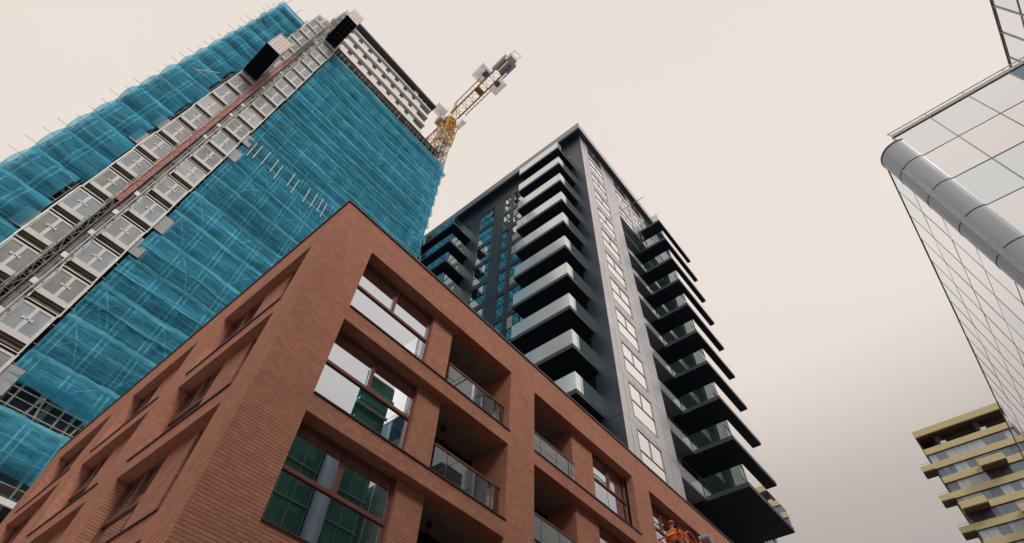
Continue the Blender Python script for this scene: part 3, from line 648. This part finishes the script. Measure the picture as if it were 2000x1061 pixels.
MB().tube((25.4, 44.7, 97.3), (26.7, 44.7, 97.5), .06).build('bracket', 'steel', hp)

# ================================================================ dark residential tower
DX, DY = 30.0, 15.3
dt = thing('dark_tower', 'clad residential tower with stacked corner balconies', 'building', (DX, DY, 0))
T = lambda j: 43.15+4.72*j
JS = list(range(-5, 7))
def tower_win(P, u0, u1, z0, z1, gm, split, kind, d=.09):
    o = MB(); t = .04; fm_ = 'frame_mid' if gm == 'tglass_light' else 'frame_dark'
    for a, b, c, e in ((u0, u0+t, z0, z1), (u1-t, u1, z0, z1), (u0+t, u1-t, z0, z0+t), (u0+t, u1-t, z1-t, z1)): fbox(o, P, a, b, d-.06, d+.04, c, e)
    zt = z0+(z1-z0)*split; um = (u0+u1)/2
    fbox(o, P, u0+t, u1-t, d-.05, d+.035, zt-.035, zt+.035)
    if kind: fbox(o, P, um-.035, um+.035, d-.045, d+.03, zt+.035, z1-t)
    w = o.build('window', fm_, dt)
    ps = [(u0+t, u1-t, z0+t, zt-.035)]+([(u0+t, um-.035, zt+.035, z1-t), (um+.035, u1-t, zt+.035, z1-t)] if kind else [(u0+t, u1-t, zt+.035, z1-t)])
    for a, b, c, e in ps:
        k = random.uniform(-.012, .012)
        MB().quad(P(a, d+k, c), P(b, d-k, c), P(b, d-k+random.uniform(-.008, .008), e), P(a, d+k, e)).build('pane', gm if not isinstance(gm, list) else random.choice(gm), w)
# left face (x = DX), u = y
def Pd(a, d, z): return Vector((DX+d, a, z))
Ub = [DY, 17.3, 23.2, 24.0, 27.7, 28.3, 29.5, 31.5, 34.3, 36.8, 43.5, 50]
Zb = [0]
for j in JS: Zb += [T(j)+.62, T(j)+4.42]
Zb += [T(7)+.62, 79.6]
openL = {1, 3, 5, 7, 9}
lw = MB(); wall(lw, Pd, Ub, Zb, lambda i, j: i in openL and j % 2 == 1 and j < 2*len(JS), .3); lw.build('wall', 'clad_shade', dt)
random.seed(21)
for j in JS:
    z0, z1 = T(j)+.625, T(j)+4.415
    for a, b in ((17.3, 20.2), (20.26, 23.2)): tower_win(Pd, a, b, z0, z1, 'tglass', .08, False)
    for a, b in ((24.0, 25.8), (25.86, 27.7)): tower_win(Pd, a, b, z0, z1, ['tglass', 'tglass', 'blind'], .45, True)
    tower_win(Pd, 28.3, 29.5, z0, z1, 'tglass', .5, False)
    tower_win(Pd, 31.5, 34.3, z0, z1, 'tglass', .48, True)
    for a, b in ((36.8, 40), (40.06, 43.5)): tower_win(Pd, a, b, z0, z1, 'tglass_dim', .08, False)
# right face (y = DY), u = x
def Pq(a, d, z): return Vector((a, DY+d, z))
Ur = [DX+.301, 31.75, 35.35, 38.15]
Zr = [0]
for j in JS: Zr += [T(j)+.2, T(j)+3.75]
Zr += [T(7)+.2, 79.6]
rw = MB(); wall(rw, Pq, Ur, Zr, lambda i, j: i == 1 and j % 2 == 1, .3); rw.build('wall', 'clad_lit', dt)
MB().box(DX, DX+.3, DY-.004, DY-.001, 0, 79.59).build('corner_lit_strip', 'clad_lit', dt)
for j in JS+[7]: tower_win(Pq, 31.75, 35.35, T(j)+.205, (T(j)+3.745 if j < 7 else 79.3), 'tglass_light', .48, True, .035)
# upper part of the right face, above the recess
Zu = [67.5, T(5)+.9, T(5)+3.9, T(6)+.6, T(6)+3.9, T(7)+.5, 79.3, 79.6]
uw = MB(); wall(uw, Pq, [38.152, 38.7, 42.3, 43.5, 46.5, 49.2], Zu, lambda i, j: i in (1, 3) and j in (1, 3, 5), .3); uw.build('wall', 'clad_lit', dt)
for j in (1, 3, 5):
    tower_win(Pq, 38.7, 42.3, Zu[j]+.004, Zu[j+1]-.004, 'tglass_light', .48, True, .035); tower_win(Pq, 43.5, 46.5, Zu[j]+.004, Zu[j+1]-.004, 'tglass_light', .48, True, .035)
# recess behind: glazed wall
RY = 17.4
def Pc(a, d, z): return Vector((a, RY+d, z))
bx('recess_side', 'clad_shade', dt, 38.152, 38.3, DY+.31, RY+.3, 0, 67.49)
bx('recess_soffit', 'clad_mid', dt, 38.302, 49.2, DY+.31, RY+3, 67.35, 67.49)
Uc = [38.302, 38.7, 41.5, 44.2, 47.5, 48.2, 52, 53, 57, 58, 62, 63, 66.5, 67]
Zc = [0]
for j in range(-5, 6): Zc += [T(j)+.5, T(j)+4.1]
Zc += [67.4]
cw = MB(); wall(cw, Pc, Uc, Zc, lambda i, j: i in (1, 3, 5, 7, 9, 11) and j % 2 == 1, .25); cw.build('wall', 'clad_mid', dt)
for j in range(-5, 6):
    z0, z1 = T(j)+.504, min(T(j)+4.096, 67.3)
    for a, b in ((38.7, 40.1), (40.15, 41.5), (44.2, 47.5), (48.2, 52), (53, 57), (58, 62), (63, 66.5)): tower_win(Pc, a, b, z0, z1, ['tglass', 'bal_glass', 'tglass'] if a < 42 else 'tglass', .4, True)
    # pale glass juliet panels and bars standing in for diagonal reflections in the recess windows
    g = MB().box(38.4, 44.6, DY+.9, DY+.93, T(j), T(j)+1.1).build('glass_panel', 'bal_glass', dt)
    bx('handrail', 'gframe', g, 38.4, 44.6, DY+.88, DY+.95, T(j)+1.103, T(j)+1.16)
    bx('slab', 'clad_mid', dt, 38.302, 44.65, DY+.8, RY-.01, T(j)-.3, T(j)-.02)
    MB().bar((38.7, RY-.4, T(j)+.1), (42.0, RY-.4, T(j)+4.2), .07).build('brace', 'gframe', dt)  # added bar in the shape of a diagonal window reflection, not a real strut
bx('end_wall', 'clad_shade', dt, 67.002, 67.2, RY, RY+14, 0, 67.4)
bx('flat_roof', 'roof', dt, 38.31, 67, RY+.26, RY+14, 67.2, 67.34)
# main roof with overhanging eaves
bx('roof_slab', 'clad_shade', dt, 29.0, 50.0, 14.7, 50.4, 79.61, 81.55)
bx('eaves_trim', 'clad_lit', dt, 29.001, 50.001, 14.66, 14.699, 79.9, 81.6); bx('eaves_trim', 'clad_mid', dt, 28.95, 28.999, 14.66, 50.4, 79.9, 81.6)
bx('end_wall', 'clad_shade', dt, 49.05, 49.2, DY+.31, 50, 67.6, 79.6)
# balconies
def balcony(x0, x1, y0, y1, t, open_side, key, first):
    """slab with glass on the outer sides. open_side: 'left' (x0 face + y0 face) or 'front'"""
    s_ = MB().box(x0, x1, y0, y1, t-.45, t-.42+.415).build('balcony', 'slab_dark', dt)
    fz = MB()
    fz.box(x0-.02, x0-.001, y0-.02, y1+.02, t-.42, t); fz.box(x0, x1, y0-.02, y0-.001, t-.42, t)
    if open_side == 'left': fz.box(x0, x1, y1+.001, y1+.02, t-.42, t)
    else: fz.box(x1+.001, x1+.02, y0-.02, y1, t-.42, t)
    fz.build('fascia', 'fascia', s_)
    g1 = (('bal_glass' if key == 'n' else 'tglass'), 'bal_side') if open_side == 'left' else ('bal_side', 'tglass_light')
    MB().box(x0+.02, x0+.05, y0+.055, y1-.02, t+.02, t+1.72).build('glass_panel', g1[0], s_)
    MB().box(x0+.02, x0+.75 if open_side == 'left' else x1-.02, y0+.02, y0+.05, t+.02, t+1.72).build('glass_panel', g1[0] if open_side == 'left' else g1[1], s_)
    if open_side == 'left': MB().box(x0+.8, x1-.01, y0+.02, y0+.05, t+.02, t+1.72).build('glass_panel', g1[1], s_); MB().box(x0+.055, x1-.01, y1-.05, y1-.02, t+.02, t+1.72).build('glass_panel', g1[1], s_)
    else: MB().box(x1-.05, x1-.02, y0+.055, y1, t+.02, t+1.72).build('glass_panel', g1[0], s_)
    return s_
for j in JS:
    balcony(26.35, DX-.002, 16.9, 23.6, T(j), 'left', 'n', j == JS[0])
    balcony(26.35, DX-.002, 36.1, 43.7, T(j), 'left', 'f', False)
for j in range(-3, 7):
    balcony(44.7, 54.0, 12.2, RY-.01 if j < 6 else DY-.002, T(j), 'front', 'r', False)
bx('terrace_rail', 'gframe', dt, 38.6, 38.66, 11.5, 15.2, 68.9, 68.96)
random.seed(31)
for k, (j, yy) in enumerate(((0, 22.6), (1, 22.9), (2, 22.2), (3, 22.8), (4, 22.5), (5, 22.9), (-1, 21.8), (0, 20.9))):
    t = T(j); pl = thing('potted_plant', 'leafy potted plant on a corner balcony of the dark tower, %s floor from the top' % ['ninth', 'sixth', 'fifth', 'fourth', 'third', 'second', 'seventh', 'eighth'][k], 'plant', (27.2, yy, t-.004), 'potted plants on the dark tower balconies')
    MB().tube((27.2, yy, t-.004), (27.2, yy, t+.4), .18, 10, .24).build('pot', 'pot', pl)
    lf = MB()
    for i in range(90):
        c = Vector((27.2+random.gauss(0, .28), yy+random.gauss(0, .32), t+.95+random.gauss(0, .38))); d1 = Vector((random.gauss(0, 1), random.gauss(0, 1), random.gauss(0, 1))).normalized()*.13; d2 = d1.orthogonal().normalized()*.06
        lf.quad(c-d1, c+d2, c+d1, c-d2)
    lf.build('foliage', 'leaf', pl); MB().tube((27.2, yy, t+.38), (27.2, yy, t+.9), .03).build('stem', 'timber', pl)

# ================================================================ glass office block
GX, GY, GR = 28.9, -8.55, 1.12
gb = thing('glass_office', 'white reflective glass office block with rounded metal corner column', 'building', (GX, GY, 0))
PW, PH, GT0 = 2.43, 3.27, 39.87
bx('core', 'gframe', gb, GX+.12, 78, -44, GY-.12, 0, 36.4)
bx('roof', 'roof', gb, GX+.2, 78, -44, GY-.2, 36.41, 36.6)
# face A (x = GX): individual panels
random.seed(4)
a0 = GY-GR-.2
def gpanel(P, a, b, c, d, gm, name='glass_panel'):
    k = random.uniform(-.006, .006); k2 = random.uniform(-.006, .006)
    return MB().add([P(a, k, c), P(b, -k, c), P(b, -k+k2, d), P(a, k+k2, d), P(a, .04, c), P(b, .04, c), P(b, .04, d), P(a, .04, d)], [(0, 1, 2, 3), (4, 7, 6, 5), (0, 4, 5, 1), (3, 2, 6, 7), (0, 3, 7, 4), (1, 5, 6, 2)]).build(name, gm, gb)
def PA(a, d, z): return Vector((GX+d, a, z))
def PB(a, d, z): return Vector((a, GY-d, z))
for ci in range(7):
    y1 = a0-ci*PW; y0 = y1-PW
    for ri in range(8):
        zt = GT0-ri*PH
        gm = random.choices(GT, (5, 2, 2, 1))[0]
        if ri == 0: gm = GT[2] if ci < 3 else M['gblue']
        if ri == 2 and ci == 1: gm = GT[3]
        gpanel(PA, y0+.03, y1-.03, zt-PH+.03, zt-.03, gm)
low = MB()
for ci in range(14):
    for ri in range(12):
        if ci < 7 and ri < 8: continue
        y1 = a0-ci*PW; zt = GT0-ri*PH; low.box(GX, GX+.04, y1-PW+.03, y1-.03, max(.1, zt-PH+.03), zt-.03)
o = low.build('glass_panels', GT[0], gb); o['kind'] = 'stuff'
b0 = GX+GR-.2; BW, BT = 2.66, 38.8
far = MB()
for ci in range(18):
    for ri in range(12):
        xa = b0+ci*BW; zt = BT-ri*PH
        if ci < 7 and ri < 6: gpanel(PB, xa+.035, xa+BW-.035, zt-PH+.035, zt-.035, random.choices(GT, (5, 3, 1, 1))[0])
        else: far.add([PB(xa+.035, .002, max(.1, zt-PH+.035)), PB(xa+BW-.035, random.uniform(-.01, .01), max(.1, zt-PH+.035)), PB(xa+BW-.035, random.uniform(-.01, .01), zt-.035), PB(xa+.035, .002, zt-.035)], [(0, 1, 2, 3)])
o = far.build('glass_panels', GT[1], gb); o['kind'] = 'stuff'
mu = MB()
for ci in range(15): y_ = a0-ci*PW; mu.box(GX-.03, GX+.1, y_-.028, y_+.028, 0, GT0)
for ri in range(13): z_ = GT0-ri*PH; mu.box(GX-.018, GX+.09, a0-14*PW, a0, z_-.022, z_+.022)
mu.build('mullions', 'gwhite', gb)
mv = MB()
for ri in range(1, 13): z_ = GT0-ri*PH; mv.box(GX-.021, GX-.019, a0-14*PW, a0, z_-.036, z_-.012)
mv.build('gasket', 'gdark', gb)['kind'] = 'stuff'
mu = MB()
for ci in range(19): x_ = b0+ci*BW; mu.box(x_-.03, x_+.03, GY-.1, GY+.02, 0, BT)
for ri in range(13): z_ = BT-ri*PH; mu.box(b0, b0+18*BW, GY-.09, GY+.012, z_-.022, z_+.022)
mu.build('mullions', 'gwhite', gb)
bx('coping', 'gdark', gb, b0, b0+18*BW, GY-.25, GY+.05, BT+.032, BT+.10)
bx('coping', 'gwhite', gb, GX-.06, GX+.3, a0-14*PW, a0, GT0+.024, GT0+.34)
bx('roof_rail', 'gwhite', gb, GX-.04, GX+.02, a0-14*PW, a0+.1, GT0+.62, GT0+.68)
bx('shadow_gap', 'gdark', gb, GX-.05, GX+.02, a0-14*PW, a0, GT0-.06, GT0-.024)
for i in range(14): bx('rail_post', 'gwhite', gb, GX-.02, GX+.01, a0-i*PW-.03, a0-i*PW+.03, GT0+.341, GT0+.62)
# rounded corner column: three-quarter drum with ring joints
cxx, cyy = GX+GR, GY-GR
RT = 39.2
cm = MB(); n = 40
for i in range(n):
    t0, t1 = 2*math.pi*i/n, 2*math.pi*(i+1)/n
    cm.quad((cxx+GR*1.08*math.cos(t0), cyy+GR*1.08*math.sin(t0), 0), (cxx+GR*1.08*math.cos(t1), cyy+GR*1.08*math.sin(t1), 0), (cxx+GR*1.08*math.cos(t1), cyy+GR*1.08*math.sin(t1), RT), (cxx+GR*1.08*math.cos(t0), cyy+GR*1.08*math.sin(t0), RT))
cm.build('corner_column', 'tube', gb, smooth=True)
for ri in range(0, 12):
    z_ = 36.6-ri*PH
    for off_, m_, hh, gg in ((0, 'gdark', .05, 1.055), (.06, 'gwhite', .05, 1.065)):
        MB().tube((cxx, cyy, z_+off_), (cxx, cyy, z_+off_+hh), GR*(gg+.035), 40).build('ring_joint', m_, gb)
MB().tube((cxx, cyy, RT), (cxx, cyy, RT+.12), GR*1.11, 40).build('column_cap', 'gdark', gb)
# taller block standing behind
tb = thing('glass_tower', 'tall pale gridded glass tower rising behind the glass office roof', 'building', (36, -26.4, 0))
bx('core', 'gframe', tb, 33.2, 62, -30, -26.6, 0, 59.7)
random.seed(8); rest = MB()
for ci in range(9):
    for ri in range(14):
        x_ = 34.1+ci*3.0-.9; zt = 59.7-ri*3.6
        if ci < 7 and ri < 7: MB().box(x_+.05, x_+2.95, -26.55, -26.45+random.uniform(-.01, .01), zt-3.55, zt-.05).build('glass_panel', random.choices(GT, (4, 3, 3, 1))[0], tb)
        else: rest.box(x_+.05, x_+2.95, -26.55, -26.45, max(.1, zt-3.55), zt-.05)
rest.build('glass_panels', GT[2], tb)['kind'] = 'stuff'
mu = MB()
for ci in range(10): x_ = 33.2+ci*3.0; mu.box(x_-.06, x_+.06, -26.58, -26.38, 0, 59.7)
for ri in range(15): z_ = 59.7-ri*3.6; mu.box(33.2, 60.2, -26.57, -26.4, z_-.05, z_+.05)
mu.build('mullions', 'gframe', tb); bx('coping', 'gdark', tb, 33.1, 62, -26.8, -26.35, 59.76, 59.95)
bx('side_cladding', 'gwhite', tb, 33.08, 33.19, -30, -26.6, 0, 59.7)

# ================================================================ yellow banded block
YX, YY = 118.4, -1.2
yb = thing('gold_banded_block', 'distant apartment block with gold spandrel bands and ribbon windows', 'building', (YX, YY, 0))
YE = -34
bx('rear_wall', 'ypanel', yb, YX+.6, YX+22, YE, YY, 0, 68.1)
Ztop = [68.2-2.93*k for k in range(22)]
random.seed(12)
for k, zt in enumerate(Ztop):
    bx('spandrel_band', 'gold', yb, YX, YX+.58, YE, YY, zt-1.15, zt)
    bx('shadow_gap', 'gdark', yb, YX+.06, YX+.5, YE, YY-.02, zt-1.24, zt-1.152)
    if k < 9:
        y_ = YY-.15
        while y_ > -21:
            wq = random.choice((.9, 1.2, 1.6)); ty = random.choice(['ypanel', 'yglass', 'yblind', 'yblind', 'yglass'])
            bx('window', ty, yb, YX+.25, YX+.55, y_-wq, y_-.04, zt-2.93+.003, zt-1.245); y_ -= wq
    else: bx('window', 'yglass', yb, YX+.3, YX+.55, YE, YY-.05, zt-2.93+.003, zt-1.245)
    if k in (1, 3, 5, 7, 9, 11):      # balconies wrapping round the left end
        b = bx('balcony', 'brown', yb, YX+.02, YX+2.6, YY+.002, YY+2.05, zt-1.2, zt-1.0)
        bx('parapet', 'gold', b, YX, YX+.1, YY+.001, YY+2.1, zt-.999, zt); bx('parapet', 'gold', b, YX+.1, YX+2.6, YY+2.0, YY+2.1, zt-.999, zt)
        bx('handrail', 'gwhite', b, YX+.02, YX+.06, YY+.01, YY+2.1, zt+.35, zt+.40)
bx('end_wall', 'brown', yb, YX+.6, YX+22, YY+.001, YY+.15, 0, 68.0)
for k, ya, yc in ((2, -11.4, -7.5), (4, -5.2, -1.3), (5, -13, -8.5), (7, -7, -3)):
    zt = Ztop[k]
    b = bx('balcony', 'brown', yb, YX-1.9, YX-.002, ya, yc, zt-1.3, zt-1.1)
    for q in ((YX-1.95, YX-1.85, ya-.05, yc+.05), (YX-1.85, YX-.002, ya-.05, ya+.05), (YX-1.85, YX-.002, yc-.05, yc+.05)): bx('parapet', 'gold', b, *q, zt-1.099, zt+.1)
    bx('handrail', 'gwhite', b, YX-1.9, YX-1.86, ya, yc, zt+.42, zt+.47); bx('balcony_door', 'gdark', yb, YX+.2, YX+.249, ya+.2, yc-.2, zt-2.9, zt-1.25)
bx('roof_slab', 'brown', yb, YX+.05, YX+22, YE, YY-.05, 71.0, 71.2); bx('roof_band', 'gold', yb, YX-.05, YX+.3, YE, YY+.05, 70.95, 72.2)
bx('roof_band', 'gold', yb, YX+.3, YX+22, YY-.05, YY+.05, 70.96, 72.19)
bx('terrace_wall', 'brown', yb, YX+3.2, YX+3.4, YE, YY-2.2, 68.1, 71); bx('terrace_opening', 'gdark', yb, YX+3.1, YX+3.19, -14, -5.5, 68.3, 70.3)
for y_ in (-4.4, -11.2): bx('duct', 'gdark', yb, YX+1.2, YX+1.9, y_-.45, y_+.45, 68.1, 70.9); bx('unit', 'white', yb, YX+.7, YX+1.15, y_-1.0, y_-.1, 68.1, 69.1)
bx('end_wall', 'brown', yb, YX+1.0, YX+22, YY-.2, YY-.06, 68.1, 70.99)

# ================================================================ office behind the viewer, seen mirrored in the brick building's windows
nb = thing('neighbour_office', 'green glass office with pale bands and round column, seen as reflection in brick building windows', 'building', (22, -22, 0))
NYv = -22
bx('body', 'ngreen', nb, 17.5, 28.2, -26, NYv, 0, 33.2); bx('body', 'ngreen', nb, 24.0, 28.2, -22.7, NYv-.3, 33.2, 44)
for i in range(11): bx('floor_band', 'nwhite', nb, 17.4, 28.25, NYv+.001, NYv+.2, 2+i*3.1, 2.12+i*3.1)
for i in range(4): bx('floor_band', 'nwhite', nb, 23.9, 28.25, NYv-.1, NYv+.1, 35+i*2.2, 35.35+i*2.2)
for i in range(7): bx('mullion', 'nwhite', nb, 17.6+i*1.7, 17.68+i*1.7, NYv+.002, NYv+.12, 0, 33.1)
MB().tube((23.4, NYv+.9, 0), (23.4, NYv+.9, 33), .75, 24).build('column', 'ncol', nb, smooth=True)
# dark block with teal windows down the street, mirrored in the loggia glass
n2 = thing('grid_window_block', 'dark block with square teal windows down the street, seen as reflection in loggia glass', 'building', (8, -30, 0))
bx('body', 'slab_dark', n2, -24, 14, -48, -30, 0, 46)
for i in range(12):
    for j in range(8): bx('window', 'hem' if 0 else 'nwhite', n2, -22.5+i*3, -21.2+i*3, -29.999, -29.95, 20+j*3.2, 21.8+j*3.2)

# ================================================================ boom lift with worker, in front of the brick building
bl = thing('boom_lift', 'orange boom lift basket raised in front of the brick building', 'boom lift', (27.5, 6.6, 0))
BXc, BYc, BZ = 19.45, 8.3, 10.85
MB().box(BXc-1.1, BXc+1.1, BYc-.45, BYc+.45, BZ-.08, BZ).build('basket_floor', 'orange', bl)
bk = MB()
for zz in (.12, .55, 1.08):
    pts = [(BXc-1.1, BYc-.45), (BXc+1.1, BYc-.45), (BXc+1.1, BYc+.45), (BXc-1.1, BYc+.45)]
    for i in range(4): a, b = pts[i], pts[(i+1) % 4]; bk.tube((*a, BZ+zz), (*b, BZ+zz), .028, 6)
for i in range(5):
    for yy in (-.45, .45): bk.tube((BXc-1.1+i*.55, BYc+yy, BZ), (BXc-1.1+i*.55, BYc+yy, BZ+1.08), .024, 6)
bk.build('basket_rail', 'orange', bl)
hp_ = MB()
for xo in (-.35, .65):
    hp_ = MB(); pr = None
    for i in range(9):
        t = math.pi*i/8; p = (BXc+xo-.42*math.cos(t), BYc-.47, BZ+1.08+.28*math.sin(t))
        if pr: hp_.tube(pr, p, .032, 6)
        pr = p
    hp_.build('guard_hoop', 'orange', bl)
MB().box(BXc-.1, BXc+.5, BYc-.42, BYc-.2, BZ+.75, BZ+1.15).build('control_box', 'boomw', bl, bevel=.02)
MB().box(BXc+.2, BXc+.9, BYc-.475, BYc-.455, BZ+.15, BZ+.95).build('basket_panel', 'brick' if 0 else 'boomw', bl)
ar = MB(); K = Vector((21.15, 8.0, 13.0))
ar.bar((BXc+1.15, 8.2, BZ+.1), (20.95, 8.1, BZ+.2), .16); ar.bar((20.9, 8.05, BZ+.2), (20.85, 8.0, 12.65), .15)
ar.build('jib_arm', 'boomw', bl)
ar = MB(); ar.bar(K+Vector((0, -.05, .05)), (21.6, 7.9, 10.6), .2); ar.bar((21.6, 7.9, 10.8), (24.5, 7.2, 6.5), .24); ar.bar((24.5, 7.2, 6.6), (27.6, 6.6, 1.9), .28); ar.build('boom_arm', 'boomw', bl)
MB().tube((20.75, 7.75, 12.72), (20.75, 8.15, 12.72), .16, 14).build('knuckle', 'gframe', bl); MB().bar((20.85, 8, 12.75), K, .12).build('link', 'orange', bl)
MB().box(26.2, 29, 5.7, 7.5, .75, 1.9).build('turret', 'orange', bl, bevel=.08); MB().box(26, 29.4, 5.9, 7.3, .45, .74).build('chassis', 'frame_dark', bl, bevel=.04)
for xx in (26.5, 28.9):
    for yy in (5.6, 7.25): w_ = MB().tube((xx, yy, .46), (xx, yy+.35, .46), .45, 22).build('wheel', 'rubber', bl); MB().tube((xx, yy-.01, .46), (xx, yy+.36, .46), .2, 14).build('rim', 'boomw', w_)

def skinned(name, pts, edges, rad, m, parent, sub=2):
    me = bpy.data.meshes.new(name); o = bpy.data.objects.new(name, me); S.collection.objects.link(o)
    off = parent.location if parent else Vector()
    me.from_pydata([Vector(p)-off for p in pts], edges, []); me.materials.append(M[m]); o.parent = parent
    sk = o.modifiers.new('skin', 'SKIN'); sk.use_smooth_shade = True
    for i, r_ in enumerate(rad):
        a, b = r_ if isinstance(r_, tuple) else (r_, r_); me.skin_vertices[0].data[i].radius = (a, b)
    me.skin_vertices[0].data[0].use_root = True
    sb = o.modifiers.new('subd', 'SUBSURF'); sb.levels = sub; sb.render_levels = sub
    return o
PX, PY, PZ = 18.68, 8.32, BZ
pe = thing('person', 'worker in orange hi-vis jacket and red helmet standing in the boom lift basket', 'person', (PX, PY, PZ))
def W_(x_, y_, z_): return (PX+x_, PY+y_, PZ+z_)
# faces +X (towards the controls): x forward, y to the left hand
bp_ = [W_(0, 0, .93), W_(.01, 0, 1.15), W_(.03, 0, 1.38), W_(.04, 0, 1.48), W_(.06, 0, 1.56), W_(.07, 0, 1.66), W_(.06, 0, 1.74),
       W_(.03, .17, 1.40), W_(.05, .30, 1.18), W_(.27, .27, 1.10), W_(.36, .25, 1.11),
       W_(.03, -.17, 1.40), W_(.05, -.30, 1.18), W_(.27, -.27, 1.10), W_(.36, -.25, 1.11),
       W_(0, .10, .88), W_(.02, .12, .48), W_(-.02, .12, .09), W_(.15, .13, .04), W_(0, -.10, .88), W_(.02, -.12, .48), W_(-.02, -.12, .09), W_(.15, -.13, .04)]
be = [(0, 1), (1, 2), (2, 3), (3, 4), (4, 5), (5, 6), (2, 7), (7, 8), (8, 9), (9, 10), (2, 11), (11, 12), (12, 13), (13, 14), (0, 15), (15, 16), (16, 17), (17, 18), (0, 19), (19, 20), (20, 21), (21, 22)]
br = [(.14, .11), (.13, .10), (.15, .10), (.07, .06), .058, (.085, .075), (.08, .07), .06, .045, .032, (.02, .038), .06, .045, .032, (.02, .038), .085, .06, .045, .04, .085, .06, .045, .04]
for s_, hb in ((1, 10), (-1, 14)):
    hx, hy, hz = .40, s_*.25, 1.11
    for i, (dy, ln) in enumerate(((-.03, .07), (-.01, .08), (.01, .075), (.03, .06))):
        k = len(bp_); bp_ += [W_(hx, hy+dy, hz+.01), W_(hx+ln*.6, hy+dy*1.15, hz+.005), W_(hx+ln*.75, hy+dy*1.15, hz-.035)]; be += [(hb, k), (k, k+1), (k+1, k+2)]; br += [.011, .009, .008]
    k = len(bp_); bp_ += [W_(hx-.02, hy-s_*.045, hz), W_(hx+.03, hy-s_*.06, hz-.02)]; be += [(hb, k), (k, k+1)]; br += [.012, .009]
skinned('body', bp_, be, br, 'skin', pe)
jk = [0, 1, 2, 7, 8, 9, 11, 12, 13]; idx = {v: i for i, v in enumerate(jk)}
skinned('jacket', [bp_[i] for i in jk], [(idx[a], idx[b]) for a, b in be if a in idx and b in idx], [(.175, .15), (.18, .145), (.20, .145), .095, .075, .058, .095, .075, .058], 'hivis', pe)
tr_ = [0, 15, 16, 17, 19, 20, 21]; idx = {v: i for i, v in enumerate(tr_)}
skinned('trousers', [bp_[i] for i in tr_], [(idx[a], idx[b]) for a, b in be if a in idx and b in idx], [(.16, .13), .105, .08, .065, .105, .08, .065], 'navy', pe)
MB().tube(W_(-.115, 0, 1.2), W_(-.12, 0, 1.24), .0, 3).box(PX-.165, PX-.15, PY-.15, PY+.15, PZ+1.2, PZ+1.26).build('reflective_band', 'white', pe)
hm = MB(); hm.ball(W_(.07, 0, 1.735), .125, .105, .11, 16, 10); hm.tube(W_(.09, 0, 1.72), W_(.09, 0, 1.735), .14, 18); hm.build('helmet', 'helmet', pe, smooth=True)
fc = MB()
for s_ in (-1, 1): fc.ball(W_(.148, s_*.03, 1.672), .011, .011, .009, 8, 6)
fc.build('eyes', 'lampblack', pe, smooth=True)
MB().tube(W_(.145, 0, 1.665), W_(.168, 0, 1.635), .008, 8, .015).build('nose', 'skin', pe, smooth=True)
MB().box(PX+.142, PX+.15, PY-.022, PY+.022, PZ+1.606, PZ+1.613).build('mouth', 'helmet', pe)
for s_ in (-1, 1): MB().ball(W_(.06, s_*.085, 1.65), .02, .012, .03, 8, 6).build('ear', 'skin', pe, smooth=True)
